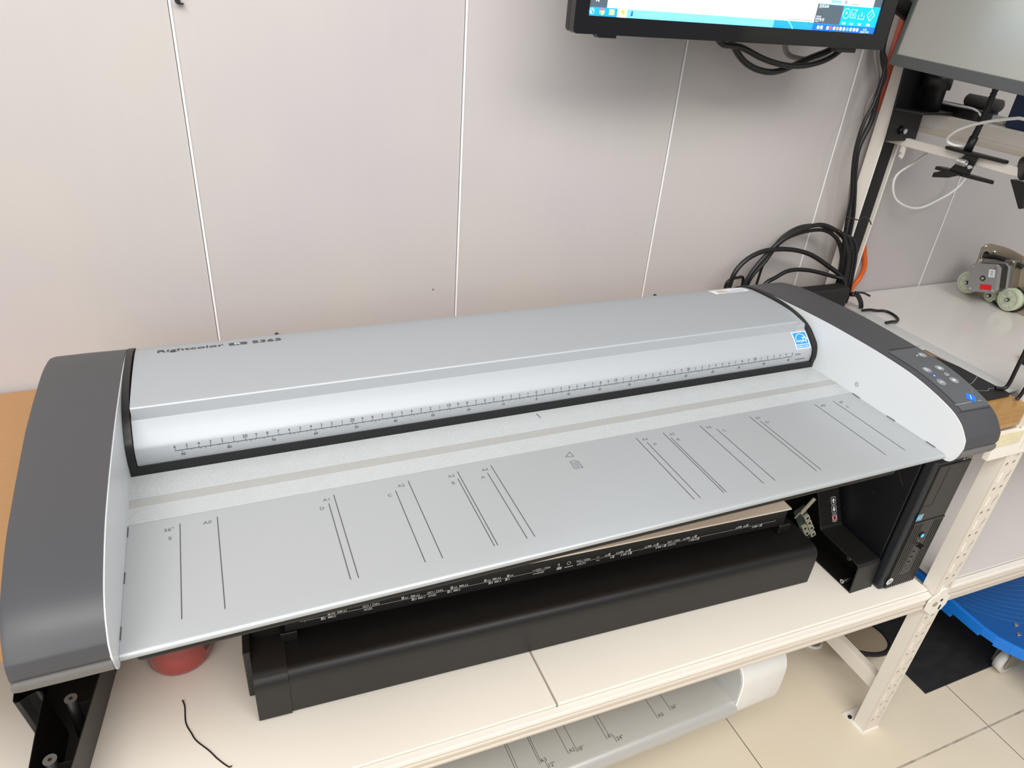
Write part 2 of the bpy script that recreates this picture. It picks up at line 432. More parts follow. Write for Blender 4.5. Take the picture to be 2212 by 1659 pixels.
# ------------------------------------------------------------------ the steel rack
def yf(x): return 0.1435 - 0.022 * x
rack = thing('storage_rack', 'cream painted boltless steel rack with perforated front post under the scanner', 'rack', (0.94, 0.11, ZF))
def post_front(x, y, name='front_post', top=0.95, parent=rack):
    mb = MB(); z0 = ZF + 0.003; fn = lambda a, b, d: (a, d, b); w = 0.048
    mb.box(x, x + w, y, y + 0.002, z0, z0 + 0.03, 'cream_shade'); z0 += 0.03
    while z0 < top - 0.06:
        holes = [circ(x + 0.0145, z0 + 0.008, 0.0040, 10, 0.0052), circ(x + 0.0335, z0 + 0.010, 0.0040, 10, 0.0052),
                 [(x + a, z0 + b) for a, b in ((0.0305, 0.022), (0.0345, 0.0215), (0.0362, 0.031), (0.0402, 0.037), (0.0405, 0.047), (0.0370, 0.051), (0.0352, 0.042), (0.0315, 0.036))]]
        loops = [[(x + 0.009, z0), (x + w, z0), (x + w, z0 + 0.06), (x + 0.009, z0 + 0.06)]] + holes
        flat = [p for l in loops for p in l]; n = len(flat)
        # clip the tile into strips round each hole
        tris = tessellate_polygon([[Vector((a, b, 0)) for a, b in l] for l in loops])
        v = [fn(a, b, y) for a, b in flat] + [fn(a, b, y + 0.002) for a, b in flat]
        f = [tuple(t) for t in tris] + [tuple(k + n for k in reversed(t)) for t in tris]; o = 4
        for l in holes:
            k = len(l); f += [(o + q, o + (q + 1) % k, n + o + (q + 1) % k, n + o + q) for q in range(k)]; o += k
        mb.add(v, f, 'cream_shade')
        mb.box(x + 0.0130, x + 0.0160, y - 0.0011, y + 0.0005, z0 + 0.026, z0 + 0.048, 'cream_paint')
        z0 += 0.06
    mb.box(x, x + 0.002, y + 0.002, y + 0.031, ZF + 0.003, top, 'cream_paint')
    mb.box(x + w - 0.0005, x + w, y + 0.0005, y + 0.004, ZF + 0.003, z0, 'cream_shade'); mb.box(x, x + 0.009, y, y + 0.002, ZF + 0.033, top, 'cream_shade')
    return mb.build(name, parent)
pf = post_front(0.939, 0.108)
MB().box(0.948, 0.985, 0.1104, 0.1112, ZF + 0.003, 0.94, 'ink_dark').build('shade_strip', pf)  # dark strip that paints in the shade seen through the post holes
MB().box(0.930, 0.99, 0.104, 0.166, ZF, ZF + 0.003, 'cream_paint').cyl((0.937, 0.150, ZF + 0.003), (0.937, 0.150, ZF + 0.007), 0.005, 'dark_hole', 8).build('foot_plate', pf)
# rear post: an angle open towards the room
mb = MB(); mb.box(0.906, 0.909, 0.572, 0.604, ZF, 0.95, 'cream_paint'); mb.box(0.909, 0.978, 0.601, 0.604, ZF, 0.95, 'cream_paint')
mb.box(0.974, 0.978, 0.590, 0.604, ZF, 0.95, 'cream_paint')
pr = mb.build('rear_post', rack, 0.0006, 1)
MB().box(0.9092, 0.9738, 0.5985, 0.6008, ZF, 0.95, 'black_matte').build('shade_strip', pr)  # black strip standing in for the deep shade inside the angle
for yy, nm in ((0.113, 'front_post'), (0.56, 'rear_post')):
    mb = MB(); x = -1.32
    mb.box(x, x + 0.04, yy, yy + 0.003, ZF, 0.0, 'cream_shade'); mb.box(x, x + 0.003, yy + 0.003, yy + 0.04, ZF, 0.0, 'cream_paint'); mb.build(nm, rack)
def beam(x0, x1, ztop, h, name='shelf_beam'):
    """front beam with a top lip, ridged face and rolled bottom"""
    mb = MB()
    prof = [(0.012, -0.0145), (-0.0014, -0.0145), (-0.0014, 0.0), (-0.012, -0.001), (-0.0135, -0.004), (-0.0135, -0.011), (-0.011, -0.013), (-0.011, -0.018), (-0.0135, -0.02),
            (-0.0135, -0.026), (-0.011, -0.028), (-0.011, -0.033), (-0.0135, -0.035), (-0.0135, -h + 0.002), (-0.012, -h), (0.012, -h), (0.012, -h + 0.003), (-0.008, -h + 0.003), (-0.008, -0.0165), (0.012, -0.0165)]
    n = len(prof); vs = [(x0, yf(x0) + a, ztop + b) for a, b in prof] + [(x1, yf(x1) + a, ztop + b) for a, b in prof]
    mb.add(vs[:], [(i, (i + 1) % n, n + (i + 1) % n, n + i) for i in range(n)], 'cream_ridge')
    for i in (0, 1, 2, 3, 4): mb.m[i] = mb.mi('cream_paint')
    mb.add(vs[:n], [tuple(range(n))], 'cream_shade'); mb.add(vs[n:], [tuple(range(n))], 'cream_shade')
    return mb.build(name, rack)
beam(-1.31, 0.937, -0.555, 0.041)
beam(0.962, 1.9, -0.542, 0.050)
MB().box(-1.31, 0.937, 0.568, 0.588, -0.60, -0.572, 'cream_shade').build('shelf_beam', rack)
MB().box(0.98, 1.9, 0.57, 0.59, -0.60, -0.572, 'cream_shade').build('shelf_beam', rack)
MB().box(-1.31, 0.937, 0.30, 0.316, -0.165, -0.121, 'cream_paint').build('shelf_beam', rack, 0.002)
MB().box(-1.31, 0.937, 0.568, 0.588, -0.165, -0.121, 'cream_paint').build('shelf_beam', rack, 0.002)
MB().box(0.99, 1.9, 0.112, 0.128, -0.14, -0.096, 'cream_paint').build('shelf_beam', rack, 0.002)
# side ties
mb = MB(); mb.box(0.953, 0.956, 0.139, 0.56, -0.915, -0.872, 'cream_paint'); mb.box(0.956, 0.975, 0.139, 0.56, -0.875, -0.872, 'cream_shade')
for k in range(3): mb.box(0.957 + k * 0.006, 0.960 + k * 0.006, 0.139, 0.56, -0.872, -0.870, 'cream_paint')
mb.build('side_tie', rack, 0.001, 1)
MB().box(0.942, 0.949, 0.11, 0.600, 0.284, 0.300, 'cream_paint').box(0.9485, 0.953, 0.11, 0.600, 0.297, 0.300, 'cardboard_cream').build('side_tie', rack, 0.001, 1)
MB().box(0.945, 0.975, 0.139, 0.56, -0.60, -0.575, 'cream_shade').build('side_tie', rack, 0.001, 1)
MB().box(0.945, 0.960, 0.139, 0.56, -0.14, -0.112, 'cream_paint').build('side_tie', rack, 0.001, 1)
MB().box(0.990, 1.060, 0.05, 0.586, 0.322, 0.350, 'cream_paint').box(0.985, 0.992, 0.05, 0.586, 0.310, 0.322, 'cream_shade').build('upper_ledge', rack, 0.003)
mb = MB(); mb.py([(0.942, 0.284), (0.952, 0.284), (0.952, 0.262), (0.948, 0.258), (0.944, 0.262), (0.946, 0.268), (0.942, 0.272)], 0.55, 0.556, 'cream_paint'); mb.build('hook', rack)
# clip that locks the bench beam to the post
mb = MB()
cl = [(0.925, -0.592), (0.925, -0.566), (0.932, -0.556), (0.946, -0.552), (0.950, -0.540), (0.962, -0.536), (0.972, -0.540), (0.974, -0.560), (0.990, -0.566), (0.990, -0.592), (0.982, -0.606), (0.950, -0.612), (0.940, -0.604)]
mb.py(cl, 0.1035, 0.1075, 'cream_paint')
mb.py(circ(0.948, -0.578, 0.006, 14), 0.1015, 0.1035, 'steel_plate'); mb.py(circ(0.966, -0.572, 0.004, 12), 0.103, 0.1034, 'dark_hole')
mb.py(rrect(0.968, 0.974, -0.602, -0.588, 0.0028), 0.103, 0.1034, 'dark_hole')
mb.build('beam_clip', rack, 0.001)
mb = MB(); mb.box(0.868, 0.987, 0.101, 0.112, -0.178, -0.122, 'cream_paint'); mb.box(0.935, 0.9385, 0.108, 0.150, -0.178, -0.122, 'cream_paint')
mb.py(circ(0.965, -0.145, 0.005, 12), 0.1005, 0.1012, 'dark_hole'); mb.py(rrect(0.948, 0.954, -0.165, -0.135, 0.0028), 0.1005, 0.1012, 'cream_shade')
mb.build('beam_clip', rack, 0.002)

# boards lying on the rack
def board(name, x0, x1, y0, y1, z0, z1, mat, label, cat='shelf board', group=None, skew=True, notch=None):
    f = yf if skew else (lambda x: y0)
    c = ((x0 + x1) / 2, (y0 + y1) / 2, z0)
    mb = MB(); q = [(x0, f(x0)), (x1, f(x1)), (x1, y1), (x0, y1)]
    if notch: q = [(x0, f(x0)), (x1, f(x1)), (x1, notch[1]), notch, (notch[0], y1), (x0, y1)]
    mb.pz(q, z0, z1, mat)
    return lone(mb, name, label, cat, group, 0.0015)
board('bench_board', -1.30, 0.0545, 0, 0.606, -0.569, -0.552, 'bench_cream', 'cream laminate shelf board left of the dark gap under the black machine', group='cream bench boards')
board('bench_board', 0.0575, 0.936, 0, 0.606, -0.569, -0.5495, 'bench_cream', 'cream laminate shelf board right of the dark gap carrying the computer', group='cream bench boards', notch=(0.904, 0.570))
board('shelf_board', 0.981, 1.9, 0, 0.606, -0.556, -0.538, 'shelf_white', 'pale shelf board at bench height right of the perforated post')
mb = MB(); mb.pz([(0.967, 0.135), (1.9, 0.135), (1.9, 0.616), (0.980, 0.616), (0.980, 0.588), (0.967, 0.588)], -0.093, -0.075, 'shelf_white'); 
lone(mb, 'shelf_board', 'glossy white shelf board carrying the stepper motor unit', 'shelf board', None, 0.0012)
MB().box(0.9325, 0.966, 0.155, 0.57, -0.0755, -0.071, 'silver_cap').box(0.905, 0.9325, 0.335, 0.49, -0.0748, -0.0715, 'silver_cap').box(0.962, 0.966, 0.139, 0.57, -0.093, -0.0755, 'silver_cap').build('edge_trim', rack, 0.001)
mdf = thing('brown_board', 'thick brown fibreboard shelf the scanner rests on, taped at its right corner', 'board', (-0.2, 0.36, -0.12))
MB().pz([(-1.30, 0.115), (0.932, 0.115), (0.932, 0.570), (0.904, 0.570), (0.904, 0.612), (-1.30, 0.612)], -0.120, -0.075, 'mdf_brown').build('panel', mdf, 0.002)
mb = MB(); mb.box(0.80, 0.9335, 0.1135, 0.150, -0.1185, -0.0738, 'tape_brown')
for k in range(4): mb.box(0.80, 0.9337, 0.1128, 0.1136, -0.115 + k * 0.011, -0.108 + k * 0.011, 'tape_brown')
mb.build('packing_tape', mdf, 0.002)['label'] = 'shiny brown packing tape'
mb = MB(); mb.pz([(0.80, 0.0985), (0.934, 0.0985), (0.934, 0.1008), (0.80, 0.1008)], -0.146, -0.121, 'tape_clear')
mb.build('clear_tape', mdf)['label'] = 'wrinkled yellowish clear tape'

# ------------------------------------------------------------------ the big scanner
ZB = -0.075
sc = thing('wide_format_scanner', 'large silver and charcoal wide format scanner with lettered lid in the middle', 'scanner', (0, 0.2, ZB))
MB().box(-0.507, 0.507, 0.03, 0.43, ZB + 0.0006, -0.006, 'black_matte').build('base_body', sc, 0.004)
# paper table
def wp(y0, y1, z0, z1): return 0
tp = [(0.1465, 0.0), (0.0, 0.0), (-0.0180, 0.0), (-0.0225, -0.0006), (-0.0250, -0.0024), (-0.0257, -0.0048), (-0.0243, -0.0072), (-0.0215, -0.0084), (-0.017, -0.0084), (-0.017, -0.0064), (-0.0200, -0.0060), (-0.017, -0.0035), (0.1465, -0.0045)]
tp = tp[:2] + sp2(tp[2:9], 4) + tp[9:]
table = MB().px(tp, -0.5068, 0.5068, 'silver_table', True).build('paper_table', sc)
md = table.modifiers.new('edge_split', 'EDGE_SPLIT'); md.split_angle = math.radians(40)
# printed guide lines
HALF = {'36"': .4572, 'A0': .4205, 'A1': .297, 'A2': .21, 'A3': .1485, 'A4': .105, 'D': .3048, 'C': .2286, 'B': .1524, 'A': .1143}
mk = Marks(lambda u, v, h: (u, v, h), 0.0003)
for nm, hx in HALF.items():
    top = 0.135 if nm[0] in '3A' and len(nm) > 1 else 0.1217
    for sg in (-1, 1):
        mk.rect(sg * hx - 0.00046, sg * hx + 0.00046, 0.0005, top, 'ink')
        mk.text(nm, sg * hx + sg * 0.006, top - 0.0085, 0.0068, 'ink_grey', 'r' if sg < 0 else 'l', wide=1.1)
        if nm == '36"': mk.text('E', sg * hx + sg * 0.008, top - 0.0225, 0.0068, 'ink_grey', 'r' if sg < 0 else 'l')
mk.line([(0.0028, 0.1317), (0.0042, 0.1219), (-0.0064, 0.1239)][::1], 0.0006, 'ink', closed=True)
dx = 0.0
mk.line([(-0.0056, 0.1128), (0.0012, 0.1132), (0.0045, 0.110), (0.0045, 0.0973), (-0.0067, 0.0985)], 0.0006, 'ink', closed=True)
for k in range(4): mk.line([(-0.0038, 0.1015 + 0.0026 * k), (0.0024, 0.1012 + 0.0026 * k)], 0.0005, 'ink')
mk.build('size_markings', table)
# ribbed strips
ribs = [(0.147, 0.1752, 11), (0.1892, 0.2335, 18)]
mb = MB()
for y0, y1, n in ribs:
    pr_ = [(y0, -0.004)]; p = (y1 - y0) / n
    for k in range(n):
        a = y0 + k * p
        pr_ += [(a + p * 0.04, -0.0022), (a + p * 0.30, -0.0022), (a + p * 0.44, 0.0004), (a + p * 0.9, 0.0004)]
    pr_ += [(y1, -0.0015), (y1, -0.004)]
    mb.px(pr_, -0.507, 0.507, 'silver_strip')
mb.build('ribbed_strip', sc)
MB().box(-0.507, 0.507, 0.1755, 0.1890, -0.004, 0.0002, 'silver_band').build('smooth_band', sc)
mk = Marks(lambda u, v, h: (u, v, h), 0.0007); mk.line([(-0.001, 0.227), (0.0005, 0.2165)], 0.0012, 'ink_grey'); mk.build('centre_mark', sc)
MB().box(-0.507, 0.507, 0.233, 0.30, -0.003, 0.012, 'black').box(-0.507, 0.507, 0.2335, 0.25, -0.0004, 0.0010, 'black').build('feed_slot', sc)
# lid: front cylinder, proud top plate
front = sp2([(0.2440, 0.0004), (0.2385, 0.0018), (0.2358, 0.0110), (0.235, 0.0218), (0.2365, 0.0300), (0.2395, 0.0359), (0.2484, 0.0450), (0.2560, 0.0515), (0.266, 0.0590)], 6)
lp = front + [(0.44, 0.058), (0.45, 0.002)]
mb = MB().px(lp, -0.4982, 0.4982, 'silver_lid', True)
lidf = mb.build('lid_front', sc); md = lidf.modifiers.new('edge_split', 'EDGE_SPLIT'); md.split_angle = math.radians(40)
topp = [(0.2628, 0.0565), (0.2645, 0.0705), (0.2658, 0.0720), (0.2680, 0.0724)] + sp2([(0.268, 0.0724), (0.30, 0.0735), (0.34, 0.0736), (0.38, 0.0720), (0.41, 0.0690), (0.43, 0.0640), (0.446, 0.055), (0.452, 0.04)], 6)[1:] + [(0.452, 0.0), (0.44, 0.0), (0.44, 0.056)]
mb = MB().px(topp, -0.4972, 0.4795, 'silver_lid', True)
lidt = mb.build('lid_top', sc); md = lidt.modifiers.new('edge_split', 'EDGE_SPLIT'); md.split_angle = math.radians(25)
capp = [(0.2640, 0.0575), (0.2662, 0.0650)] + sp2([(0.2662, 0.0650), (0.285, 0.0690), (0.305, 0.0722), (0.34, 0.0730), (0.38, 0.0714), (0.41, 0.0684), (0.43, 0.0632), (0.446, 0.054)], 5)[1:] + [(0.446, 0.0), (0.30, 0.05)]
mb = MB().px(capp, 0.4797, 0.4984, 'silver_lid', True); o = mb.build('lid_end', sc); md = o.modifiers.new('edge_split', 'EDGE_SPLIT'); md.split_angle = math.radians(30)
# ruler wrapped on the cylinder
PF = Profile(front); IN = 0.0254
rm = Marks(PF.map(0.2363, 0.0254), 0.0003)
rm.rect(-0.4572, 0.4572, -0.0003, 0.0003, 'ink_dark')
for i in range(-36, 37):
    x = i * IN / 2; rm.rect(x - 0.00022, x + 0.00022, 0, 0.0024 if i % 10 else 0.0030, 'ink_dark')
    t = abs(i); s = str(t) if t % 10 == 0 else str(t % 10)
    rm.text(s, x, 0.0032, 0.0058 if t % 10 == 0 and t else 0.0050, 'ink_dark', 'c')
for i in range(-91, 92):
    x = i * 0.005
    if i % 2 == 0 or i % 5 == 0: rm.rect(x - 0.0002, x + 0.0002, -0.0028 if i % 5 == 0 else -0.0018, 0, 'ink_dark')
    if i % 10 == 0: rm.text(str(abs(i)), x + 0.0006, -0.0072, 0.0050, 'ink_dark', 'c')
rm.text('Inches', 0.4640, 0.001, 0.0044, 'ink_dark'); rm.text('Centimeters', 0.4655, -0.0078, 0.0040, 'ink_dark', slant=0.1)
rm.build('ruler_scale', lidf)
# energy sticker
sm = Marks(PF.map(0.2392, 0.0348), 0.0004)
sm.rect(0.4664, 0.4962, 0.0, 0.0296, 'label_white', 0, 8)
sm.rect(0.4682, 0.4944, 0.0078, 0.0282, 'blue_star', 1, 6); sm.rect(0.4682, 0.4944, 0.0012, 0.0068, 'blue_star', 1, 2)
sm.ring(0.4813, 0.0148, 0.0112, 0.0009, 'label_white', 2, 15, 178)
st = [(0.4885 + (0.0052 if k % 2 == 0 else 0.0022) * math.sin(k * PI / 5 + 0.25), 0.0158 + (0.0058 if k % 2 == 0 else 0.0025) * math.cos(k * PI / 5 + 0.25)) for k in range(10)]
sm.line(st, 0.0010, 'label_white', 2, True)
sm.text('energy', 0.4697, 0.0118, 0.0062, 'label_white', 'l', 2, 0.85, slant=0.4)
sm.text('ENERGY STAR', 0.4813, 0.0022, 0.0045, 'label_white', 'c', 2, 0.82)
sm.build('energy_sticker', lidf, 'blue and white energy rating sticker')
# brand lettering and rear label on the lid top
PT = Profile(topp[:-3])
bm_ = Marks(PT.map(0.3982, 0.0703), 0.0003)
for q, du in enumerate((-0.0003, 0.0, 0.0003)): bm_.text('Rightcolor', -0.4705 + du, 0.0012, 0.0128, 'ink', 'l', q, fit=0.080)
bm_.poly(rrect(-0.3838, -0.3606, 0.0, 0.0096, 0.0015), 'ink'); bm_.text('R', -0.3722, 0.0010, 0.0106, 'label_white', 'c', 1, fit=0.0085)

for q, du in enumerate((-0.0003, 0.0, 0.0003)): bm_.text('S365', -0.3538 + du, 0.0002, 0.0132, 'ink', 'l', q, fit=0.0372)
bm_.build('brand_lettering', lidt, 'dark grey brand lettering')
lb = Marks(PT.map(0.3965, 0.0705), 0.0003)
lb.rect(0.4145, 0.488, 0, 0.0245, 'label_white', 0, 4); lb.poly([(0.425, 0.009), (0.453, 0.009), (0.440, 0.019), (0.425, 0.019)], 'label_tan', 1)
lb.rect(0.423, 0.481, 0.0035, 0.0065, 'label_grey', 1); lb.rect(0.456, 0.484, 0.012, 0.015, 'label_grey', 1)
lb.build('rear_label', lidt, 'white rating label with tan swoosh')
# black end plates
for sg in (-1, 1):
    ep = sp2([(0.2330, 0.0012), (0.2325, 0.010), (0.2312, 0.0220), (0.2362, 0.0392), (0.2462, 0.0497), (0.2630, 0.0622), (0.29, 0.0712), (0.33, 0.0758), (0.38, 0.0752), (0.41, 0.0716), (0.43, 0.0660), (0.446, 0.0565), (0.455, 0.042)], 5) + [(0.455, 0.001)]
    a, b = (0.4986, 0.5066) if sg > 0 else (-0.5066, -0.4986)
    if sg < 0: a, b = -0.5066, -0.4990
    o = MB().px(ep, a, b, 'black', True).build('end_plate', sc); md = o.modifiers.new('edge_split', 'EDGE_SPLIT'); md.split_angle = math.radians(30)
# side covers
crown = [(-0.0424, 0.0219), (-0.0410, 0.0310), (-0.0385, 0.0370), (-0.0238, 0.0533), (0.0023, 0.0658), (0.0561, 0.0779), (0.1107, 0.0823), (0.168, 0.0836), (0.2307, 0.0834), (0.2979, 0.0806), (0.3712, 0.0757), (0.415, 0.0690), (0.440, 0.0605), (0.454, 0.048), (0.458, 0.030)]
crown_s = sp2(crown, 5)
wy = [(-0.0424, 0.0715), (0.0, 0.0735), (0.0561, 0.0755), (0.11, 0.0775), (0.168, 0.0800), (0.23, 0.083), (0.30, 0.0855), (0.37, 0.0875), (0.46, 0.088)]
def wid(y):
    if y <= wy[0][0]: return wy[0][1]
    for a, b in zip(wy[:-1], wy[1:]):
        if y <= b[0]: return a[1] + (b[1] - a[1]) * (y - a[0]) / (b[0] - a[0])
    return wy[-1][1]
def cover(poly, mat, name, sg, x_in=0.5082, dw=0.0, split=35, closed_mat=None):
    mb = MB(); n = len(poly)
    rows = []
    # slight crown across the width, rounded outer edge
    fr = [(0.0, 0.0), (0.02, 0.0), (0.5, 0.0004), (0.93, 0.0), (0.985, -0.0012), (1.0, -0.004)]
    cy, cz = 0.2, 0.02
    for t, dz in fr:
        row = []
        for y, z in poly:
            w = wid(y) + dw; l = math.hypot(y - cy, z - cz) or 1
            row.append((sg * (x_in + t * w), y + (y - cy) / l * dz * 0.6, z + (dz if z > 0.01 else 0)))
        rows.append(row)
    vs = [v for r in rows for v in r]; fs = []
    for j in range(len(rows) - 1):
        for i in range(n): fs.append((j * n + i, j * n + (i + 1) % n, (j + 1) * n + (i + 1) % n, (j + 1) * n + i))
    mb.add(vs, fs, mat, True)
    k = (len(rows) - 1) * n
    mb.add(rows[0], [tuple(range(n))], mat); mb.add(rows[-1], [tuple(range(n))], mat)
    o = mb.build(name, sc); md = o.modifiers.new('edge_split', 'EDGE_SPLIT'); md.split_angle = math.radians(split); return o
upper = crown_s + [(0.458, 0.016), (-0.0405, 0.016)]
lower = sp2([(-0.0418, 0.0152), (-0.0432, 0.0110), (-0.0415, 0.0045), (-0.0355, -0.0010), (-0.0220, -0.0060), (0.03, -0.0140)], 5) + [(0.10, -0.022), (0.20, -0.040), (0.40, -0.074), (0.458, -0.074), (0.458, 0.0148)]
covers = {}
for sg in (-1, 1):
    side = cover(upper, 'charcoal', 'side_cover', sg); covers[sg] = side
    cover(lower, 'charcoal_lip', 'lower_cover', sg, dw=0.0006)
    inner = [(y + 0.0005, z) for y, z in crown_s if True]
    inner = [(-0.0430 if y < -0.0424 else y, z - 0.0016) for y, z in crown_s] 
    low = [(0.458, 0.0), (-0.020, -0.0075), (-0.0330, -0.0040), (-0.0400, 0.0060), (-0.0424, 0.0160)]
    poly = sp2([(-0.0275, -0.0085), (-0.0340, -0.0050), (-0.0395, 0.0050), (-0.0422, 0.0200)], 4)[:-1] + inner + [(0.458, -0.0085)]
    o = MB().px(poly, sg * 0.5070 if sg > 0 else -0.5084, 0.5084 if sg > 0 else -0.5070, 'side_white').build('inner_panel', sc)
    # table slots along the panel foot
    for y in (0.137, 0.0695, 0.0):
        mb = MB(); mb.box(sg * 0.5066 - 0.0006, sg * 0.5066 + 0.0006, y - 0.0075, y + 0.0075, 0.0001, 0.0008, 'ink')
        mb.build('tab_slot', o)
mk = Marks(lambda u, v, h: (0.507 - h, u, v), 0.0003); mk.ring(0.143, 0.0175, 0.0035, 0.0012, 'ink_light', 0, 30, 330); mk.line([(0.143, 0.0175), (0.1465, 0.0175)], 0.001, 'ink_light'); mk.build('panel_mark', sc)
# control panel on the right cover
PC_ = Profile(crown_s); wing_map = PC_.map(0.0, 0.0655)
def cm_fn(u, v, h):
    x, y, z = wing_map(u, v, h); return (x, y, z + 0.0008)
def sv(y):  # arc position of a given y
    lo, hi = -0.06, 0.5
    for _ in range(40):
        mid = (lo + hi) / 2
        if wing_map(0, mid, 0)[1] < y: lo = mid
        else: hi = mid
    return lo
cp = Marks(cm_fn, 0.0002); dk = 'black'
yy = [-0.012 + 0.134 * k / 24 for k in range(25)]
for a, b in zip(yy[:-1], yy[1:]): cp.poly([(0.520, sv(a)), (0.5082 + 0.93 * wid(a), sv(a)), (0.5082 + 0.93 * wid(b), sv(b)), (0.520, sv(b))], 'panel_grey', -1)
cp.line([(0.5275, sv(0.1261)), (0.589, sv(0.1235))], 0.0009, dk, 0); cp.line([(0.5134, sv(-0.013)), (0.574, sv(-0.015))], 0.0007, dk, 0)
prev = None
for y in [0.122 - 0.008 * k for k in range(18)]:
    x = 0.5082 + 0.93 * wid(y)
    if prev: cp.line([prev, (x, sv(y))], 0.0012, 'charcoal_lip', 0)
    prev = (x, sv(y))
def btn(x, y, r=0.0066):
    c = sv(y); cp.poly(circ(x, c, r, 28), 'button_grey', 1); return c
c = btn(0.5666, 0.1006); cp.ring(0.5666, c, 0.0036, 0.0008, 'button_mark', 2, -60, 240); cp.line([(0.5666, c), (0.5666, c + 0.0042)], 0.0008, 'button_mark', 2)
cp.poly(circ(0.5562, sv(0.1009), 0.0010, 10), 'led_white', 2)
a = sv(0.0663); b = sv(0.0385)
cp.poly([(0.5315, a - 0.004), (0.5345, (a + b) / 2), (0.5310, b + 0.004), (0.5410, b + 0.004), (0.5375, (a + b) / 2), (0.5420, a - 0.004)], 'indigo', 0)
cp.poly(circ(0.536, (a + b) / 2, 0.0010, 10), 'led_white', 2)
c = btn(0.5369, 0.0663)
for k in (-1, 0, 1): cp.line([(0.5395 , c + k * 0.0024), (0.5369, c + 0.002 + k * 0.0024), (0.5343, c + k * 0.0024)], 0.0008, 'button_mark', 2)
c = btn(0.5347, 0.0385); cp.line([(0.5375, c - 0.001), (0.5347, c + 0.0016), (0.5322, c - 0.001)], 0.0008, 'button_mark', 2)
c = btn(0.5619, 0.0657); cp.poly([(0.5588, c - 0.002), (0.5650, c - 0.002), (0.5619, c + 0.003)], 'button_mark', 2)
c = btn(0.5597, 0.0377); cp.poly([(0.5566, c + 0.002), (0.5597, c - 0.003), (0.5628, c + 0.002)], 'button_mark', 2)
c = sv(0.0509); cp.line([(0.5568, c - 0.0022), (0.5568, c + 0.002), (0.559, c + 0.003), (0.5626, c + 0.003), (0.5626, c - 0.0022)], 0.0006, 'button_mark', 1, True); cp.poly(circ(0.5597, c, 0.0008, 8), 'button_mark', 1)
c0, c1, c2 = sv(0.0136), sv(0.0044), sv(-0.0048)
cp.poly([(0.5561, c0), (0.5655, c1), (0.5556, c2), (0.5459, c1)], 'blue_logo', 1); cp.line([(0.5537, c1 - 0.0030), (0.5580, c1 + 0.0036)], 0.0010, 'label_white', 2)
cp.line([(0.5164, sv(-0.0024)), (0.549, sv(-0.0026))], 0.0009, 'ink_light', 1); cp.line([(0.5608, sv(-0.003)), (0.5688, sv(-0.0034))], 0.0009, 'ink_light', 1)
cp.line([(0.5703, sv(0.0148)), (0.5672, sv(0.0135)), (0.5655, sv(0.0105))], 0.0005, 'ink_light', 1)
cp.build('control_panel', covers[1], 'grey key panel with round keys and a blue diamond')

# ------------------------------------------------------------------ the low black machine on the bench
ZM = -0.5495
pm = thing('wide_format_printer', 'low black wide machine with white size markings on its rail, on the bench', 'printer', (0.127, 0.302, ZM), -0.048)
R_ = lambda z: z - ZM
front = [(-0.046, 0.0005), (-0.0505, 0.004), (-0.0515, R_(-0.50)), (-0.0510, R_(-0.478))] + [(-0.0300 + -0.0210 * math.cos(math.radians(t)), R_(-0.474) + 0.0210 * math.sin(math.radians(t))) for t in range(15, 91, 15)] + [(0.06, R_(-0.452)), (0.06, 0.0005)]
def es(o, a=35):
    m = o.modifiers.new('edge_split', 'EDGE_SPLIT'); m.split_angle = math.radians(a); return o
es(MB().px(front, -0.492, 0.565, 'black_machine', True).build('front_cover', pm, 0, 1, True))
cap = [(a - 0.003 if i < 10 else a, b + (0.003 if i >= 9 and i < 11 else 0)) for i, (a, b) in enumerate(front)]
es(MB().px(cap, -0.5435, -0.4918, 'black_machine', True).build('end_cap', pm, 0, 1, True))
MB().box(-0.556, -0.5438, -0.01, 0.20, 0.012, R_(-0.432), 'black_machine').build('side_flap', pm, 0.002, 2, True)
MB().box(-0.545, 0.545, 0.062, 0.25, 0.0005, R_(-0.39), 'black_matte').box(-0.545, -0.49, 0.030, 0.062, R_(-0.4515), R_(-0.41), 'black_machine').build('rear_body', pm, 0.004, 2, True)
MB().box(-0.4895, 0.515, 0.0135, 0.0615, R_(-0.4300), R_(-0.3895), 'black').build('label_rail', pm, 0.001, 1, True)
mb = MB(); mb.box(-0.498, -0.47, 0.012, 0.05, R_(-0.4515), R_(-0.432), 'black_machine'); mb.build('paper_stop', pm, 0.001, 1, True)
mb = MB(); mb.box(0.505, 0.535, 0.010, 0.06, R_(-0.4515), R_(-0.428), 'black_machine'); mb.build('paper_stop', pm, 0.003, 1, True)
zl = R_(-0.4125)
mk = Marks(lambda u, v, h: (u, 0.0135 - h, zl + v), 0.0003)
def chunk(u, s, up, right):
    v = 0.0012 if up else -0.0066; sz = 0.0066
    mk.text(s, u, v, sz, 'print_white', 'r' if right else 'l', wide=0.85)
mk.rect(-0.465, -0.03, -0.00025, 0.00025, 'print_white'); mk.rect(0.04, 0.49, -0.00025, 0.00025, 'print_white'); mk.rect(-0.457, -0.4565, -0.003, 0, 'print_white')
def boxes(u, v, right):
    s = -1 if right else 1
    for i in range(2):
        for j in range(3): mk.rect(min(u + s * (0.0008 + i * 0.0023), u + s * (0.0026 + i * 0.0023)), max(u + s * (0.0008 + i * 0.0023), u + s * (0.0026 + i * 0.0023)), v + j * 0.0022, v + j * 0.0022 + 0.0017, 'print_white')
def wide(u, v):
    for j in range(2):
        for i in range(4): mk.rect(u + i * 0.0021, u + i * 0.0021 + 0.0016, v + 0.0008 + j * 0.0022, v + j * 0.0022 + 0.0024, 'print_white')
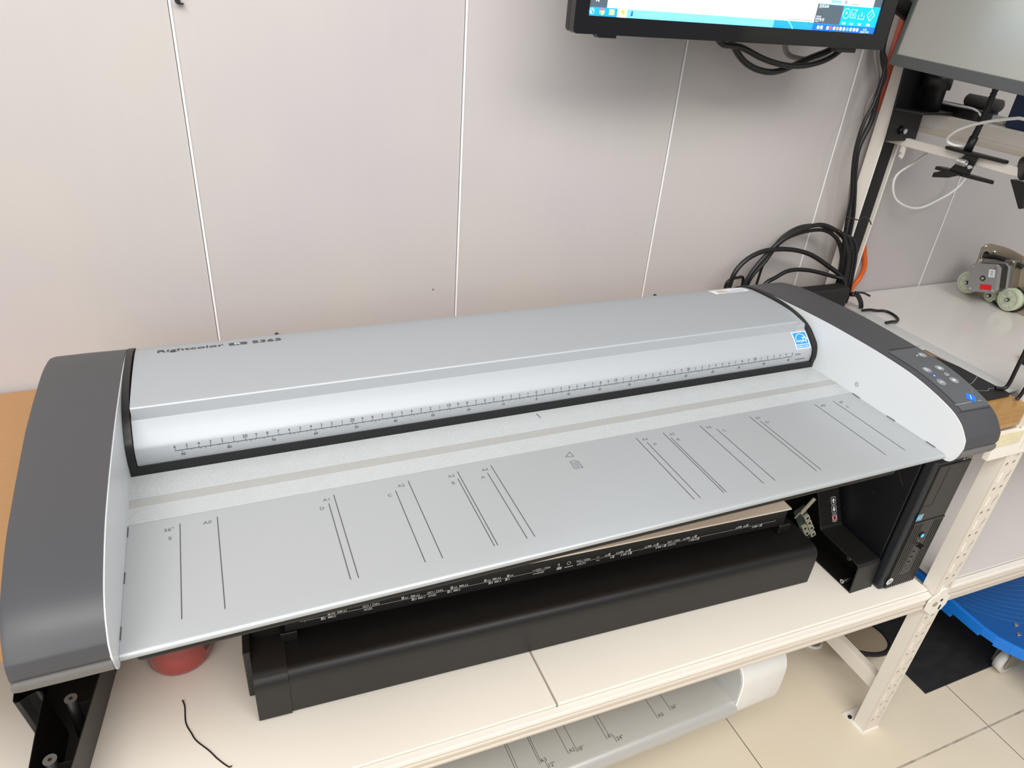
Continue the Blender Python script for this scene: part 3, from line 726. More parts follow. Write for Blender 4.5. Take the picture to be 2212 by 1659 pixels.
def label_pair(u, a, b, up, right):
    v = 0.0014 if up else -0.0068; s = -1 if right else 1
    boxes(u, v, right); chunk(u + s * 0.0062, a, up, right)
    if b:
        w = u + s * (0.0165 if len(a) > 1 else 0.012)
        wide(w if not right else w - 0.008, v); chunk(w + s * 0.0095, b, up, right)
for h, a, b in ((.4205, 'A0', 'A1'), (.297, 'A1', 'A2'), (.21, 'A2', 'A3'), (.1485, 'A3', 'A4'), (.105, 'A4', None)):
    label_pair(-h, a, b, True, False); label_pair(h, a, b, True, True)
for h, a, b in ((.4318, 'E', 'D'), (.2794, 'D', 'C'), (.2159, 'C', 'B'), (.1397, 'B', 'A'), (.108, 'A', None)): label_pair(-h, a, b, False, False)
for h, a, b in ((.4572, 'E', 'D'), (.3048, 'D', 'C'), (.2286, 'C', 'B'), (.1524, 'B', 'A'), (.1143, 'A', None)): label_pair(h, a, b, False, True)
for u, s2 in ((-0.361, 'ANSI'), (-0.250, 'ANSI'), (-0.046, 'ANSI'), (0.035, 'ARCH'), (0.231, 'ARCH')):
    mk.text('ISO / DIN', u - 0.001, 0.0012, 0.0072, 'print_white', 'l', wide=0.95); mk.text(s2, u, -0.0068, 0.0072, 'print_white', 'l', wide=0.95)
mk.line([(-0.048, 0.004), (-0.055, 0.004)], 0.0008, 'print_white'); mk.line([(-0.047, -0.005), (-0.053, -0.005)], 0.0012, 'print_white')
mk.line([(0.075, 0.004), (0.081, 0.004)], 0.0008, 'print_white'); mk.line([(0.076, -0.005), (0.082, -0.005)], 0.0012, 'print_white')
mk.line([(-0.002, 0.001), (-0.002, 0.008)], 0.0012, 'print_white'); mk.line([(-0.005, 0.005), (-0.002, 0.008)], 0.0008, 'print_white')
for k in range(3): mk.rect(-0.006, 0.004, -0.007 + k * 0.0022, -0.0056 + k * 0.0022, 'print_white')
mk.ring(0.018, 0.004, 0.004, 0.0008, 'print_white'); mk.line([(0.010, -0.005), (0.027, -0.005)], 0.0014, 'print_white')
# marks are written in the machine's own frame
m_ob = mk.mb.build('size_markings', pm, 0, 2, True); m_ob['label'] = 'white printed paper size labels'
cb = thing('cream_board', 'flat cream board lying on top of the low black machine', 'board', (0.127, 0.302, -0.39), -0.048)
MB().box(-0.40, 0.523, 0.0125, 0.16, 0.0007, 0.0042, 'cardboard_cream').build('sheet', cb, 0.0006, 1, True)

# ------------------------------------------------------------------ brackets
rb = thing('control_bracket', 'black folded bracket with arrow keys and red stop key beside the computer', 'bracket', (0.787, 0.25, ZM))
x0, x1 = 0.757, 0.819
out = [(0.170, ZM), (0.1735, -0.480), (0.178, -0.4745), (0.185, -0.4735), (0.284, -0.4695), (0.2885, -0.466), (0.318, -0.4085), (0.345, -0.362), (0.362, -0.350), (0.395, -0.350), (0.395, ZM)]
t = 0.003
inn = [(0.392, ZM + 0.0), (0.392, -0.353), (0.362, -0.353), (0.3475, -0.364), (0.3208, -0.410), (0.291, -0.468), (0.2855, -0.4725), (0.186, -0.4768), (0.180, -0.478), (0.1766, -0.482), (0.1730, ZM)]
MB().px(out + inn, x0, x1, 'black_machine').build('shell', rb, 0.0012, 2)
MB().px(out, x1 - 0.003, x1 - 0.0002, 'black_machine').box(x0 + 0.001, x1 - 0.003, 0.174, 0.392, ZM, ZM + 0.003, 'black_machine').build('back_wall', rb)
for (y, z) in ((0.203, -0.480), (0.197, -0.540)):
    mb = MB(); mb.cyl((x1 - 0.003, y, z), (x0 + 0.002, y, z), 0.0045, 'black_machine', 16); bo = mb.build('boss', rb)
    MB().cyl((x0 + 0.0022, y, z), (x0 + 0.0010, y, z), 0.0046, 'chrome', 16).cyl((x0 + 0.0012, y, z), (x0 + 0.0006, y, z), 0.0022, 'dark_hole', 12).build('screw', bo)
# keys on the sloping column face
dv = Vector((0, 0.318 - 0.2885, -0.4085 + 0.466)).normalized(); nv = Vector((0, -dv.z, dv.y)); base = Vector((0, 0.2885, -0.466))
mk = Marks(lambda u, v, h: tuple(Vector((u, 0, 0)) + base + dv * v + nv * h), 0.0004)
for k, kind in enumerate(('stop', 'down', 'up')):
    cx, cy = 0.799, 0.013 + k * 0.0195
    q = rrect(cx - 0.0062, cx + 0.0062, cy - 0.0082, cy + 0.0082, 0.0018)
    mk.line(q, 0.0008, 'label_white', 0, True)
    if kind == 'stop':
        mk.poly(circ(cx, cy, 0.0056, 20, 0.0066), 'red_button', 0); mk.ring(cx, cy, 0.0050, 0.0007, 'label_white', 1, ry=0.006); mk.poly([(cx - 0.003, cy + 0.0026), (cx, cy - 0.0034), (cx + 0.003, cy + 0.0026)], 'dark_hole', 1)
    else:
        s = 1 if kind == 'up' else -1
        mk.poly([(cx - 0.0042, cy), (cx + 0.0042, cy), (cx, cy + s * 0.006)][::s], 'label_white', 0); mk.rect(cx - 0.002, cx + 0.002, min(cy, cy - s * 0.0055), max(cy, cy - s * 0.0055), 'label_white', 0)
mk.poly(circ(0.7835, 0.0535, 0.0011, 8), 'ink_grey')
mk.build('keypad', rb, 'white arrow keys over a red stop key')

pcb = thing('circuit_board', 'small green circuit board with pale plugs beside the black machine', 'circuit board', (0.722, 0.30, ZM))
cbx = Matrix.Translation((0.7215, 0.302, -0.457)) @ Matrix.Rotation(math.radians(-30), 4, 'Y') @ Matrix.Rotation(math.radians(-8), 4, 'X')
MB().box(-0.0145, 0.0145, 0.0, 0.002, -0.050, 0.050, 'pcb_green', cbx).build('board', pcb)
for (px, pz) in ((0.007, 0.018), (0.0075, 0.001), (0.008, -0.016), (-0.006, -0.005), (-0.006, -0.022), (0.007, -0.036)):
    mb = MB(); mb.box(px - 0.0058, px + 0.0058, -0.007, 0.0, pz - 0.0062, pz + 0.0062, 'connector', cbx)
    mb.box(px - 0.003, px + 0.003, -0.0074, -0.007, pz - 0.003, pz + 0.003, 'dark_hole', cbx); mb.build('plug', pcb, 0.0006, 1)
MB().box(-0.0045, 0.0045, -0.004, -0.001, 0.0, 0.044, 'connector', Matrix.Translation((0.692, 0.300, -0.418)) @ Matrix.Rotation(math.radians(36), 4, 'Y')).build('flat_cable', pcb)
MB().tube([(0.694, 0.30, -0.414), (0.680, 0.292, -0.409), (0.671, 0.292, -0.420)], 0.0018, 'cable_grey').build('lead', pcb)

lbk = thing('plastic_bracket', 'open black plastic tray bracket with two round bosses below the left side cover', 'bracket', (-0.67, 0.30, -0.552))
ol = [(-0.674, 0.125), (-0.655, 0.235), (-0.6335, 0.368), (-0.6135, 0.50), (-0.7485, 0.50), (-0.7482, 0.3773), (-0.7470, 0.3570), (-0.7440, 0.3518), (-0.7373, 0.3513), (-0.7275, 0.3578), (-0.7178, 0.3626), (-0.7140, 0.3620), (-0.7108, 0.3590), (-0.7088, 0.3540), (-0.7080, 0.3470), (-0.7095, 0.3197), (-0.7105, 0.2791), (-0.7110, 0.2387), (-0.713, 0.125)]
def shrink(poly, d):
    n = len(poly); out = []
    for i in range(n):
        a, b, c = Vector(poly[i - 1]), Vector(poly[i]), Vector(poly[(i + 1) % n])
        e1, e2 = (b - a).normalized(), (c - b).normalized(); n1, n2 = Vector((-e1.y, e1.x)), Vector((-e2.y, e2.x)); m = (n1 + n2)
        m = m / max(0.35, m.length_squared / 2) / 1.0 if m.length else n1
        out.append((b.x + m.x * d * 0.5 * 1.0, b.y + m.y * d * 0.5))
    return out
il = shrink(ol, 0.0035)
def taper(p): return [(x + (0.012 if x < -0.70 else -0.014), y) for x, y in p]
n = len(ol); zt, zb = -0.450, -0.5515
mb = MB(); ob_ = taper(ol); ib_ = taper(il)
vs = [(x, y, zb) for x, y in ob_] + [(x, y, zt) for x, y in ol] + [(x, y, zt) for x, y in il] + [(x, y, zb + 0.003) for x, y in ib_]
fs = []
for i in range(n):
    j = (i + 1) % n
    for k in range(3): fs.append((k * n + i, k * n + j, (k + 1) * n + j, (k + 1) * n + i))
mb.add(vs, fs, 'black_machine'); mb.add(vs[:n], [tuple(range(n))], 'black_machine'); mb.add(vs[3 * n:], [tuple(range(n))], 'black_matte')
mb.build('shell', lbk, 0.001, 2)
for (x, y, xw) in ((-0.6705, 0.3355, -0.6425), (-0.6865, 0.2405, -0.6585)):
    mb = MB(); mb.cyl((x, y, zb + 0.003), (x, y, -0.452), 0.0085, 'black_machine', 22, 0.0075); mb.cyl((x, y, -0.452), (x, y, -0.4512), 0.0088, 'charcoal_lip', 22); mb.cyl((x, y, -0.4512), (x, y, -0.4508), 0.0026, 'dark_hole', 12)
    mb.py([(x + 0.006, zb + 0.003), (xw - 0.0125, zb + 0.003), (xw, -0.466), (x + 0.006, -0.466)], y - 0.001, y + 0.001, 'black_machine')
    mb.build('boss', lbk)

# ------------------------------------------------------------------ desktop computer
ZP = ZM
pc = thing('desktop_computer', 'slim black desktop computer standing upright under the right side cover', 'computer', (0.88, 0.34, ZP))
X0, X1, Y0 = 0.825, 0.931, 0.152; ZT = ZP + 0.336
MB().box(X0 + 0.001, X1 - 0.001, Y0 + 0.030, 0.53, ZP, ZT - 0.002, 'black_case').build('case', pc, 0.002)
mb = MB(); mb.box(X0, X1, Y0 + 0.004, Y0 + 0.0285, ZP, ZT, 'case_bezel'); bz = mb.build('front_bezel', pc, 0.006, 3)
MB().box(X0 + 0.012, X1 - 0.008, Y0 + 0.001, Y0 + 0.0045, -0.362, -0.222, 'case_panel').build('drive_door', bz, 0.0015)
mk = Marks(lambda u, v, h: (u, Y0 + 0.001 - h, v), 0.0003)
mk.line([(0.8625, -0.226), (0.8625, -0.320)], 0.0012, 'dark_hole'); mk.line([(0.838, -0.3205), (0.8625, -0.3205)], 0.0012, 'dark_hole'); mk.build('door_seam', bz)
mb = MB()
zg0, zg1 = ZP + 0.006, -0.366
mb.box(X0 + 0.012, X1 - 0.010, Y0 + 0.003, Y0 + 0.0046, zg0, zg1, 'dark_hole')
for k in range(13):
    x = X0 + 0.013 + k * 0.0066
    if 4 <= k <= 8:
        mb.box(x, x + 0.0040, Y0 - 0.0002, Y0 + 0.004, zg0, -0.513, 'case_panel')
    else: mb.box(x, x + 0.0040, Y0 - 0.0002, Y0 + 0.004, zg0, zg1, 'case_panel')
mb.box(X0 + 0.0385, X0 + 0.0695, Y0 - 0.0002, Y0 + 0.004, -0.512, zg1, 'case_panel'); mb.box(X0 + 0.011, X1 - 0.009, Y0 - 0.0004, Y0 + 0.0045, zg1 - 0.001, zg1 + 0.004, 'case_panel')
mb.build('vent_grille', bz)
mb = MB(); px_, pz_ = 0.8745, -0.402
mb.cyl((px_, Y0 - 0.0003, pz_), (px_, Y0 - 0.0026, pz_), 0.0072, 'black_gloss', 24); mb.cyl((px_, Y0 - 0.0026, pz_), (px_, Y0 - 0.0030, pz_), 0.0042, 'led_blue', 20)
mb.build('power_button', bz)['label'] = 'glowing blue power button'
mk = Marks(lambda u, v, h: (u, Y0 - 0.0002 - h, v), 0.0004)
mk.poly(circ(px_ - 0.001, pz_ - 0.0165, 0.0014, 10), 'print_white')
for k, (w, h) in enumerate(((0.010, 0.010), (0.012, 0.004), (0.012, 0.004), (0.012, 0.004), (0.0, 0), (0.0, 0))):
    zc = -0.432 - k * 0.0145
    if w: mk.line(rrect(0.8745 - w / 2, 0.8745 + w / 2, zc - 0.0045, zc + 0.0045, 0.0008, 2), 0.0008, 'ink_light', 0, True); mk.rect(0.8745 - w / 2 + 0.001, 0.8745 + w / 2 - 0.001, zc - 0.0035, zc + 0.001, 'dark_hole')
    else: mk.ring(0.8745, zc, 0.0034, 0.0012, 'ink_grey'); mk.poly(circ(0.8745, zc, 0.0018, 12), 'dark_hole')
mk.build('front_ports', bz)
MB().box(0.8785, 0.8865, Y0 - 0.010, Y0 - 0.0003, -0.436, -0.428, 'black').build('usb_dongle', bz, 0.001)
mk = Marks(lambda u, v, h: (u, Y0 + 0.001 - h, v), 0.0006)
mk.poly(rrect(0.8345, 0.8505, -0.357, -0.339, 0.0015), 'intel_blue', 0); mk.rect(0.8485, 0.8503, -0.3555, -0.3405, 'label_tan', 1); mk.ring(0.8445, -0.348, 0.0042, 0.0008, 'label_white', 1); mk.text('i', 0.8365, -0.352, 0.010, 'label_white', 'l', 1); mk.line([(0.839, -0.352), (0.839, -0.345)], 0.0007, 'label_white', 1)
mk.build('processor_sticker', bz, 'blue processor sticker')
mk = Marks(lambda u, v, h: (u, Y0 - 0.0004 - h, v), 0.0004)
mk.poly(circ(0.8405, -0.5225, 0.0092, 30), 'print_white', 0); mk.text('hp', 0.8405, -0.5265, 0.0145, 'case_panel', 'c', 1, 0.85, slant=0.35)
mk.build('maker_emblem', bz, 'round white emblem')
mk = Marks(lambda u, v, h: (u, Y0 + 0.004 - h, v), 0.0004)
mk.text('Z', 0.898, -0.2205, 0.013, 'print_white', 'l', wide=1.1); mk.text('230', 0.908, -0.2205, 0.0105, 'print_white', 'l'); mk.build('model_lettering', bz)
for (a, b) in (((0.20, -0.30), (0.235, -0.262)), ((0.30, -0.44), (0.302, -0.437)), ((0.37, -0.40), (0.371, -0.396)), ((0.25, -0.36), (0.252, -0.354))):
    mk = Marks(lambda u, v, h: (X0 + 0.001 - h, u, v), 0.0002); mk.line([a, b], 0.0006, 'ink_grey'); mk.build('scratch', pc)

# bottle and wire on the bench
bt = thing('plastic_bottle', 'clear red plastic bottle with green label under the front of the scanner', 'bottle', (-0.532, 0.458, -0.552))
bp_ = [(0.0, 0.0005), (0.040, 0.0005), (0.049, 0.004), (0.053, 0.014), (0.053, 0.10), (0.050, 0.125), (0.040, 0.15), (0.022, 0.175), (0.0145, 0.19), (0.0145, 0.21), (0.0, 0.21)]
MB().lathe(bp_, (0, 0, 0), (0, 0, 1), 'bottle_red').build('body', bt, 0, 1, True)
MB().lathe([(0, 0.003), (0.038, 0.003), (0.047, 0.007), (0.050, 0.015), (0.050, 0.052), (0, 0.052)], (0, 0, 0), (0, 0, 1), 'bottle_liquid').build('liquid', bt, 0, 1, True)
MB().cyl((0, 0, 0.211), (0, 0, 0.232), 0.016, 'red_label', 24).build('cap', bt, 0.001, 2, True)
mb = MB(); vs = []; 
for h in (0.03, 0.095):
    for k in range(9):
        t = math.radians(-38 + k * 10); vs.append((0.0537 * math.cos(t), 0.0537 * math.sin(t), h))
mb.add(vs, [(k, k + 1, k + 10, k + 9) for k in range(8)], 'label_green', True); 
lab = mb.build('label', bt, 0, 1, True); lab['label'] = 'dark green paper label'
mk = Marks(lambda u, v, h: ((0.0540 + h) * math.cos(u), (0.0540 + h) * math.sin(u), v), 0.0002)
for k in range(5): mk.rect(math.radians(-25), math.radians(0 - 4 * k), 0.038 + k * 0.011, 0.042 + k * 0.011, 'label_white', 0)
mk.mb.build('label_print', lab, 0, 1, True)
mb = MB().tube([(-0.532, 0.358, -0.549), (-0.529, 0.345, -0.5505), (-0.528, 0.315, -0.5508), (-0.520, 0.292, -0.5508), (-0.513, 0.276, -0.5508), (-0.496, 0.253, -0.5508), (-0.484, 0.234, -0.5508), (-0.470, 0.216, -0.5508), (-0.465, 0.214, -0.549)], 0.0011, 'cable_black', 8)
lone(mb, 'wire', 'thin black wire offcut lying on the bench in front of the bottle', 'wire')

# ------------------------------------------------------------------ old scanner under the bench
ZO = ZF
osn = thing('wide_format_scanner', 'older silver scanner with white end cap on the floor under the bench', 'scanner', (-0.087, 0.172, ZO), 0.023)
O_ = lambda z: z - ZO
dz = -0.172 + 0.0
tray = [(0.36, O_(-0.779))] + [(0.0, O_(-0.779))] + sp2([(-0.010, O_(-0.7795)), (-0.026, O_(-0.783)), (-0.037, O_(-0.795)), (-0.036, O_(-0.812)), (-0.024, O_(-0.826)), (0.0, O_(-0.834))], 5) + [(0.36, O_(-0.834))]
o = MB().px(tray, -0.66, 0.602, 'old_silver', True).build('paper_tray', osn, 0, 1, True); md = o.modifiers.new('edge_split', 'EDGE_SPLIT'); md.split_angle = math.radians(40)
mk = Marks(lambda u, v, h: (u, v, O_(-0.779) + h), 0.0003)
for hx, nm, v0 in ((.4205, 'A0', 0.0), (.297, 'A1', -0.002), (.21, 'A2', -0.001), (.1485, 'A3', 0.001), (.4572, '36"', 0.006), (.3048, '24"', -0.008), (.2286, '18"', -0.004), (.1524, '12"', -0.008), (.105, None, -0.01), (.1, None, -0.01)):
    v0 = v0 + 0.0
    if nm and nm[-1] == '"' and nm[0] in '21' and nm != '18"':
        mk.rect(hx - 0.0005, hx + 0.0005, 0.006, 0.30, 'ink'); mk.rect(hx - 0.0005, hx + 0.0005, v0 - 0.004, v0 + 0.011, 'ink') if False else None
        mk.line([(hx, 0.006), (hx + 0.004, 0.004)], 0.0006, 'ink'); mk.rect(hx + 0.0075, hx + 0.0085, v0 - 0.006, v0 + 0.009, 'ink'); mk.text(nm, hx + 0.011, v0 - 0.004, 0.0115, 'ink', 'l')
    else:
        mk.rect(hx - 0.0005, hx + 0.0005, v0, 0.30, 'ink')
        if nm: mk.text(nm, hx + 0.003, v0 + 0.001, 0.0115, 'ink', 'l')
mk.line(circ(0.0, 0.03, 0.012, 20), 0.001, 'ink', closed=True)
for k in range(4): mk.rect(-0.008 + k * 0.0045, -0.0055 + k * 0.0045, 0.02, 0.04, 'ink')
mk.mb.build('size_markings', osn, 0, 1, True)
capprof = sp2([(-0.010, O_(-0.838)), (-0.024, O_(-0.826)), (-0.030, O_(-0.80)), (-0.031, O_(-0.755)), (-0.027, O_(-0.712)), (-0.004, O_(-0.684)), (0.05, O_(-0.668)), (0.15, O_(-0.66)), (0.33, O_(-0.66))], 5) + [(0.36, O_(-0.68)), (0.36, O_(-0.838))]
mb = MB().px(capprof, 0.6035, 0.725, 'old_white', True); o = mb.build('end_cap', osn, 0.010, 3, True)
mb = MB().tube([(0.6025, a, b) for a, b in capprof[3:-2]], 0.0022, 'pure_white', 8, smoothpath=False); mb.build('edge_bead', osn, 0, 1, True)
inner_ = [(a + 0.002, b - 0.001) for a, b in capprof]
mb = MB().px(inner_, 0.5985, 0.6032, 'silver_cap'); mb.build('inner_wall', osn, 0, 1, True)
MB().box(-0.60, 0.58, 0.17, 0.36, 0.0005, O_(-0.8345), 'black_matte').build('base_body', osn, 0.004, 2, True)
MB().px([(0.10, O_(-0.777)), (0.12, O_(-0.70)), (0.2, O_(-0.66)), (0.36, O_(-0.66)), (0.36, O_(-0.777))], -0.66, 0.597, 'old_silver').build('lid', osn, 0.012, 3, True)

# ------------------------------------------------------------------ floor things
mb = MB().box(1.19, 1.95, 0.134, 0.60, ZF, ZF + 0.004, 'mat_black')
lone(mb, 'floor_mat', 'dusty black rubber mat on the floor under the blue cart', 'mat')
cart = thing('platform_cart', 'blue platform cart with concentric grooves parked on the black mat', 'cart', (1.62, 0.3, ZF))
zd = -0.875
deck = [(1.372, 0.56), (1.370, 0.165), (1.376, 0.128), (1.392, 0.095), (1.412, 0.06), (1.44, -0.06), (1.95, -0.06), (1.95, 0.56)]
MB().pz(deck, zd - 0.006, zd, 'cart_deck').build('deck', cart, 0.002)
mb = MB()
n_ = len(deck)
for i in range(0, 5):
    a, b = deck[i], deck[i + 1]; h = 0.030 if i != 1 else 0.022
    d = Vector((b[0] - a[0], b[1] - a[1])).normalized(); nn = Vector((d.y, -d.x)) * -0.010
    q = [a, b, (b[0] - abs(nn.x) - 0.001, b[1] + nn.y * 0.2), (a[0] - abs(nn.x) - 0.001, a[1] + nn.y * 0.2)]
    mb.pz(q, zd - h, zd + 0.002, 'cart_blue')
mb.pz([(1.360, 0.245), (1.372, 0.245), (1.372, 0.56), (1.360, 0.56)], zd - 0.045, zd + 0.0025, 'cart_blue')
mb.build('rim', cart, 0.0015)
mk = Marks(lambda u, v, h: (u, v, zd + h), 0.0004)
for k in range(14):
    r = 0.10 + k * 0.018; mk.ring(1.66, 0.42, r, 0.0022, 'cart_groove', 0, 195, 280, 30)
mk.build('tread_grooves', cart)
for (x, y) in ((1.435, 0.115), (1.46, 0.14)):
    MB().cyl((x, y, zd), (x, y, zd + 0.003), 0.006, 'chrome', 14).build('bolt', cart)
for (x, y) in ((1.462, 0.118), (1.462, 0.50), (1.88, 0.10), (1.88, 0.50)):
    mb = MB(); mb.cyl((x, y - 0.012, ZF + 0.042), (x, y + 0.012, ZF + 0.042), 0.037, 'old_white', 24); w = mb.build('caster_wheel', cart)
    MB().box(x - 0.03, x + 0.03, y - 0.02, y - 0.015, ZF + 0.035, zd - 0.006, 'steel').box(x - 0.03, x + 0.03, y + 0.015, y + 0.02, ZF + 0.035, zd - 0.006, 'steel').build('caster_fork', w)
# round disc tilted by the mat
dn = Vector((0.27, 0.30, 0.915)).normalized()
disc = thing('round_disc', 'cream round disc with black rim leaning on the floor behind the post', 'disc', (1.10, 0.335, ZF))
dc = Vector((1.098, 0.335, ZF + 0.052)); dn = Vector((-0.36, -0.30, 0.88)).normalized(); dn = Vector((-0.10, 0.30, 0.95)).normalized()
A = Vector((0.75, -0.66, 0)); 
hh = Vector((-0.66, -0.75, 0)).normalized(); dn = (hh * -0.30 + Vector((0, 0, 0.95))).normalized()
MB().cyl(dc - dn * 0.004, dc + dn * 0.004, 0.100, 'disc_cream', 48).build('face', disc)
q = dn.to_track_quat('Z', 'Y')
MB().tube([dc + q @ Vector((0.104 * math.cos(2 * PI * i / 40), 0.104 * math.sin(2 * PI * i / 40), 0)) for i in range(40)], 0.0065, 'black', 10, True, False).build('rim', disc)
MB().cyl((dc.x + 0.05, dc.y + 0.06, ZF + 0.0005), (dc.x + 0.05, dc.y + 0.06, ZF + 0.022), 0.02, 'black', 20).build('support', disc)
mb = MB().tube([(1.02 + 0.028 * math.cos(2 * PI * i / 24), 0.375 + 0.028 * math.sin(2 * PI * i / 24), ZF + 0.0045) for i in range(24)], 0.004, 'pure_white', 8, True, False)
lone(mb, 'plastic_ring', 'small white ring on the floor peeping out under the bench beam', 'ring')

# ------------------------------------------------------------------ screens and their mounts
mon = thing('monitor', 'black monitor showing a white window and blue taskbar at the top', 'monitor', (0.40, 0.465, 0.464))
zt = 0.815
fr = MB(); yb = 0.4515
fr.plate_holes(rrect(0.107, 0.690, 0.464, zt, 0.006), [[(0.1285, 0.4868), (0.1285, 0.785), (0.6605, 0.785), (0.6605, 0.4868)]], 0.4480, 0.462, 'black_gloss', lambda a, b, d: (a, d, b))
fr.build('bezel', mon, 0.0015)
MB().py(rrect(0.108, 0.689, 0.465, zt - 0.001, 0.006), 0.4622, 0.478, 'black').box(0.25, 0.55, 0.478, 0.50, 0.52, 0.76, 'black').build('back_shell', mon, 0.003)
MB().py([(0.1465, 0.4642), (0.178, 0.4642), (0.178, 0.460), (0.150, 0.460)], 0.452, 0.466, 'black').build('foot', mon)
MB().py([(0.590, 0.4642), (0.6335, 0.4642), (0.6335, 0.4575), (0.594, 0.4575)], 0.452, 0.466, 'black').build('foot', mon)
scr = Marks(lambda u, v, h: (u, 0.4512 - h, v), 0.0)
scr.rect(0.1286, 0.6604, 0.4869, 0.7849, 'ui_white', 0); scr.rect(0.1286, 0.6604, 0.4869, 0.4975, 'ui_bar', 1)
scr.rect(0.205, 0.45, 0.4869, 0.4975, 'ui_bar_light', 2); scr.rect(0.528, 0.6604, 0.4869, 0.4962, 'ui_bar_dark', 2)
scr.rect(0.1286, 0.1568, 0.4975, 0.7849, 'ui_side', 2); scr.text('网', 0.141, 0.5045, 0.006, 'ui_white', 'c', 3)
scr.rect(0.5282, 0.6604, 0.4968, 0.7849, 'ui_side', 2); scr.rect(0.5815, 0.6595, 0.4962, 0.5254, 'ui_blue', 3)
scr.rect(0.5235, 0.6425, 0.5243, 0.60, 'ui_white', 4); scr.rect(0.5235, 0.6425, 0.5235, 0.5243, 'ui_bar_light', 4)
scr.rect(0.553, 0.574, 0.5265, 0.5300, 'ui_bar_light', 5); scr.rect(0.580, 0.586, 0.526, 0.531, 'ui_text', 5); scr.rect(0.596, 0.612, 0.526, 0.5275, 'ui_text', 5)
scr.ring(0.5902, 0.5133, 0.0072, 0.0006, 'ui_white', 4); scr.text('×', 0.5902, 0.5108, 0.009, 'ui_white', 'c', 4)
scr.line([(0.6, 0.508), (0.6, 0.5195), (0.6115, 0.5195)], 0.0006, 'ui_white', 4); scr.line([(0.6, 0.508), (0.6105, 0.508), (0.6105, 0.513)], 0.0006, 'ui_white', 4); scr.line([(0.6030, 0.5145), (0.6055, 0.510), (0.611, 0.5190)], 0.0006, 'ui_white', 4)
scr.line([(0.617, 0.512), (0.617, 0.507), (0.629, 0.507), (0.629, 0.512)], 0.0006, 'ui_white', 4); scr.line([(0.623, 0.5165), (0.623, 0.511)], 0.0006, 'ui_white', 4); scr.line([(0.6214, 0.5128), (0.623, 0.511), (0.6246, 0.5128)], 0.0006, 'ui_white', 4)
scr.line([(0.6429, 0.5213), (0.6505, 0.5133), (0.6429, 0.5050), (0.6350, 0.5133)], 0.0008, 'ui_white', 4, True); scr.line([(0.6414, 0.5105), (0.6444, 0.516)], 0.0007, 'ui_white', 4)
for u in (0.590, 0.6063, 0.6238): scr.text('取消', u, 0.4978, 0.0038, 'ui_white', 'c', 4)
scr.rect(0.6388, 0.6462, 0.4978, 0.5010, 'ui_white', 4)
for a, b in ((0.5305, 0.503), (0.5335, 0.503), (0.5365, 0.503), (0.5305, 0.4992), (0.5335, 0.4992)): scr.line([(a, b), (a + 0.003, b), (a + 0.003, b + 0.0038), (a, b + 0.0038)], 0.0004, 'ui_white', 3, True)
scr.text('多页', 0.5432, 0.5002, 0.0050, 'ui_white', 'c', 3); scr.text('低边缘', 0.5440, 0.5192, 0.0045, 'ui_white', 'c', 3); scr.rect(0.531, 0.5375, 0.518, 0.5232, 'ui_text', 3)
scr.text('主要图片: 1.1.1亿M/60.CDM.09', 0.4995, 0.4985, 0.0036, 'ui_text', 'c', 3) if False else scr.rect(0.476, 0.523, 0.4990, 0.5002, 'ui_text', 3)
scr.line([(0.477, 0.4973), (0.4835, 0.4925), (0.489, 0.4869)], 0.0022, 'ui_bar_light', 3)
cols = ['ui_white', 'ui_white', 'ui_navy', 'ui_white', 'ui_red', 'ui_white', 'ui_orange', 'ui_white', 'ui_white', 'ui_bar_light', 'ui_white', 'ui_white', 'ui_white']
for u, c in zip((0.5397, 0.5465, 0.5529, 0.5592, 0.5657, 0.5731, 0.5801, 0.5869, 0.5941, 0.6012, 0.6084, 0.6157, 0.6225), cols): scr.poly(rrect(u - 0.0024, u + 0.0024, 0.4889, 0.4939, 0.0015, 3), c, 3)
scr.text('9:15', 0.639, 0.4908, 0.0046, 'ui_white', 'c', 3); scr.text('2024/11/29', 0.6392, 0.4875, 0.0040, 'ui_white', 'c', 3)
scr.rect(0.174, 0.1895, 0.4869, 0.4974, 'ui_white', 3); scr.rect(0.1902, 0.205, 0.4869, 0.4974, 'ui_bar_light', 3)
scr.poly(circ(0.1338, 0.4925, 0.0042, 18), 'ui_bar_light', 3)
for k, c in enumerate(('ui_red', 'ui_green', 'ui_yellow', 'ui_navy')): scr.rect(0.1318 + 0.0021 * (k % 2), 0.1337 + 0.0021 * (k % 2), 0.4926 - 0.0022 * (k // 2), 0.4945 - 0.0022 * (k // 2), c, 4)
for k, c in enumerate(('ui_red', 'ui_green', 'ui_yellow')): scr.poly([(0.1495, 0.4925)] + [(0.1495 + 0.0042 * math.cos(math.radians(a)), 0.4925 + 0.0042 * math.sin(math.radians(a))) for a in range(30 + 120 * k, 151 + 120 * k, 15)], c, 3)
scr.poly(circ(0.1495, 0.4925, 0.0016, 12), 'ui_white', 4)
scr.rect(0.161, 0.169, 0.4892, 0.4958, 'ui_yellow', 3); scr.poly([(0.179, 0.4905), (0.1855, 0.4905), (0.1855, 0.496), (0.180, 0.496)], 'ui_orange', 4); scr.poly([(0.1795, 0.4885), (0.186, 0.4885), (0.1795, 0.494)], 'ui_white', 5); scr.poly([(0.195, 0.489), (0.199, 0.4895), (0.199, 0.495), (0.1965, 0.496)], 'ui_navy', 4)
scr.build('screen', mon, 'lit screen with white window, blue taskbar and icons')

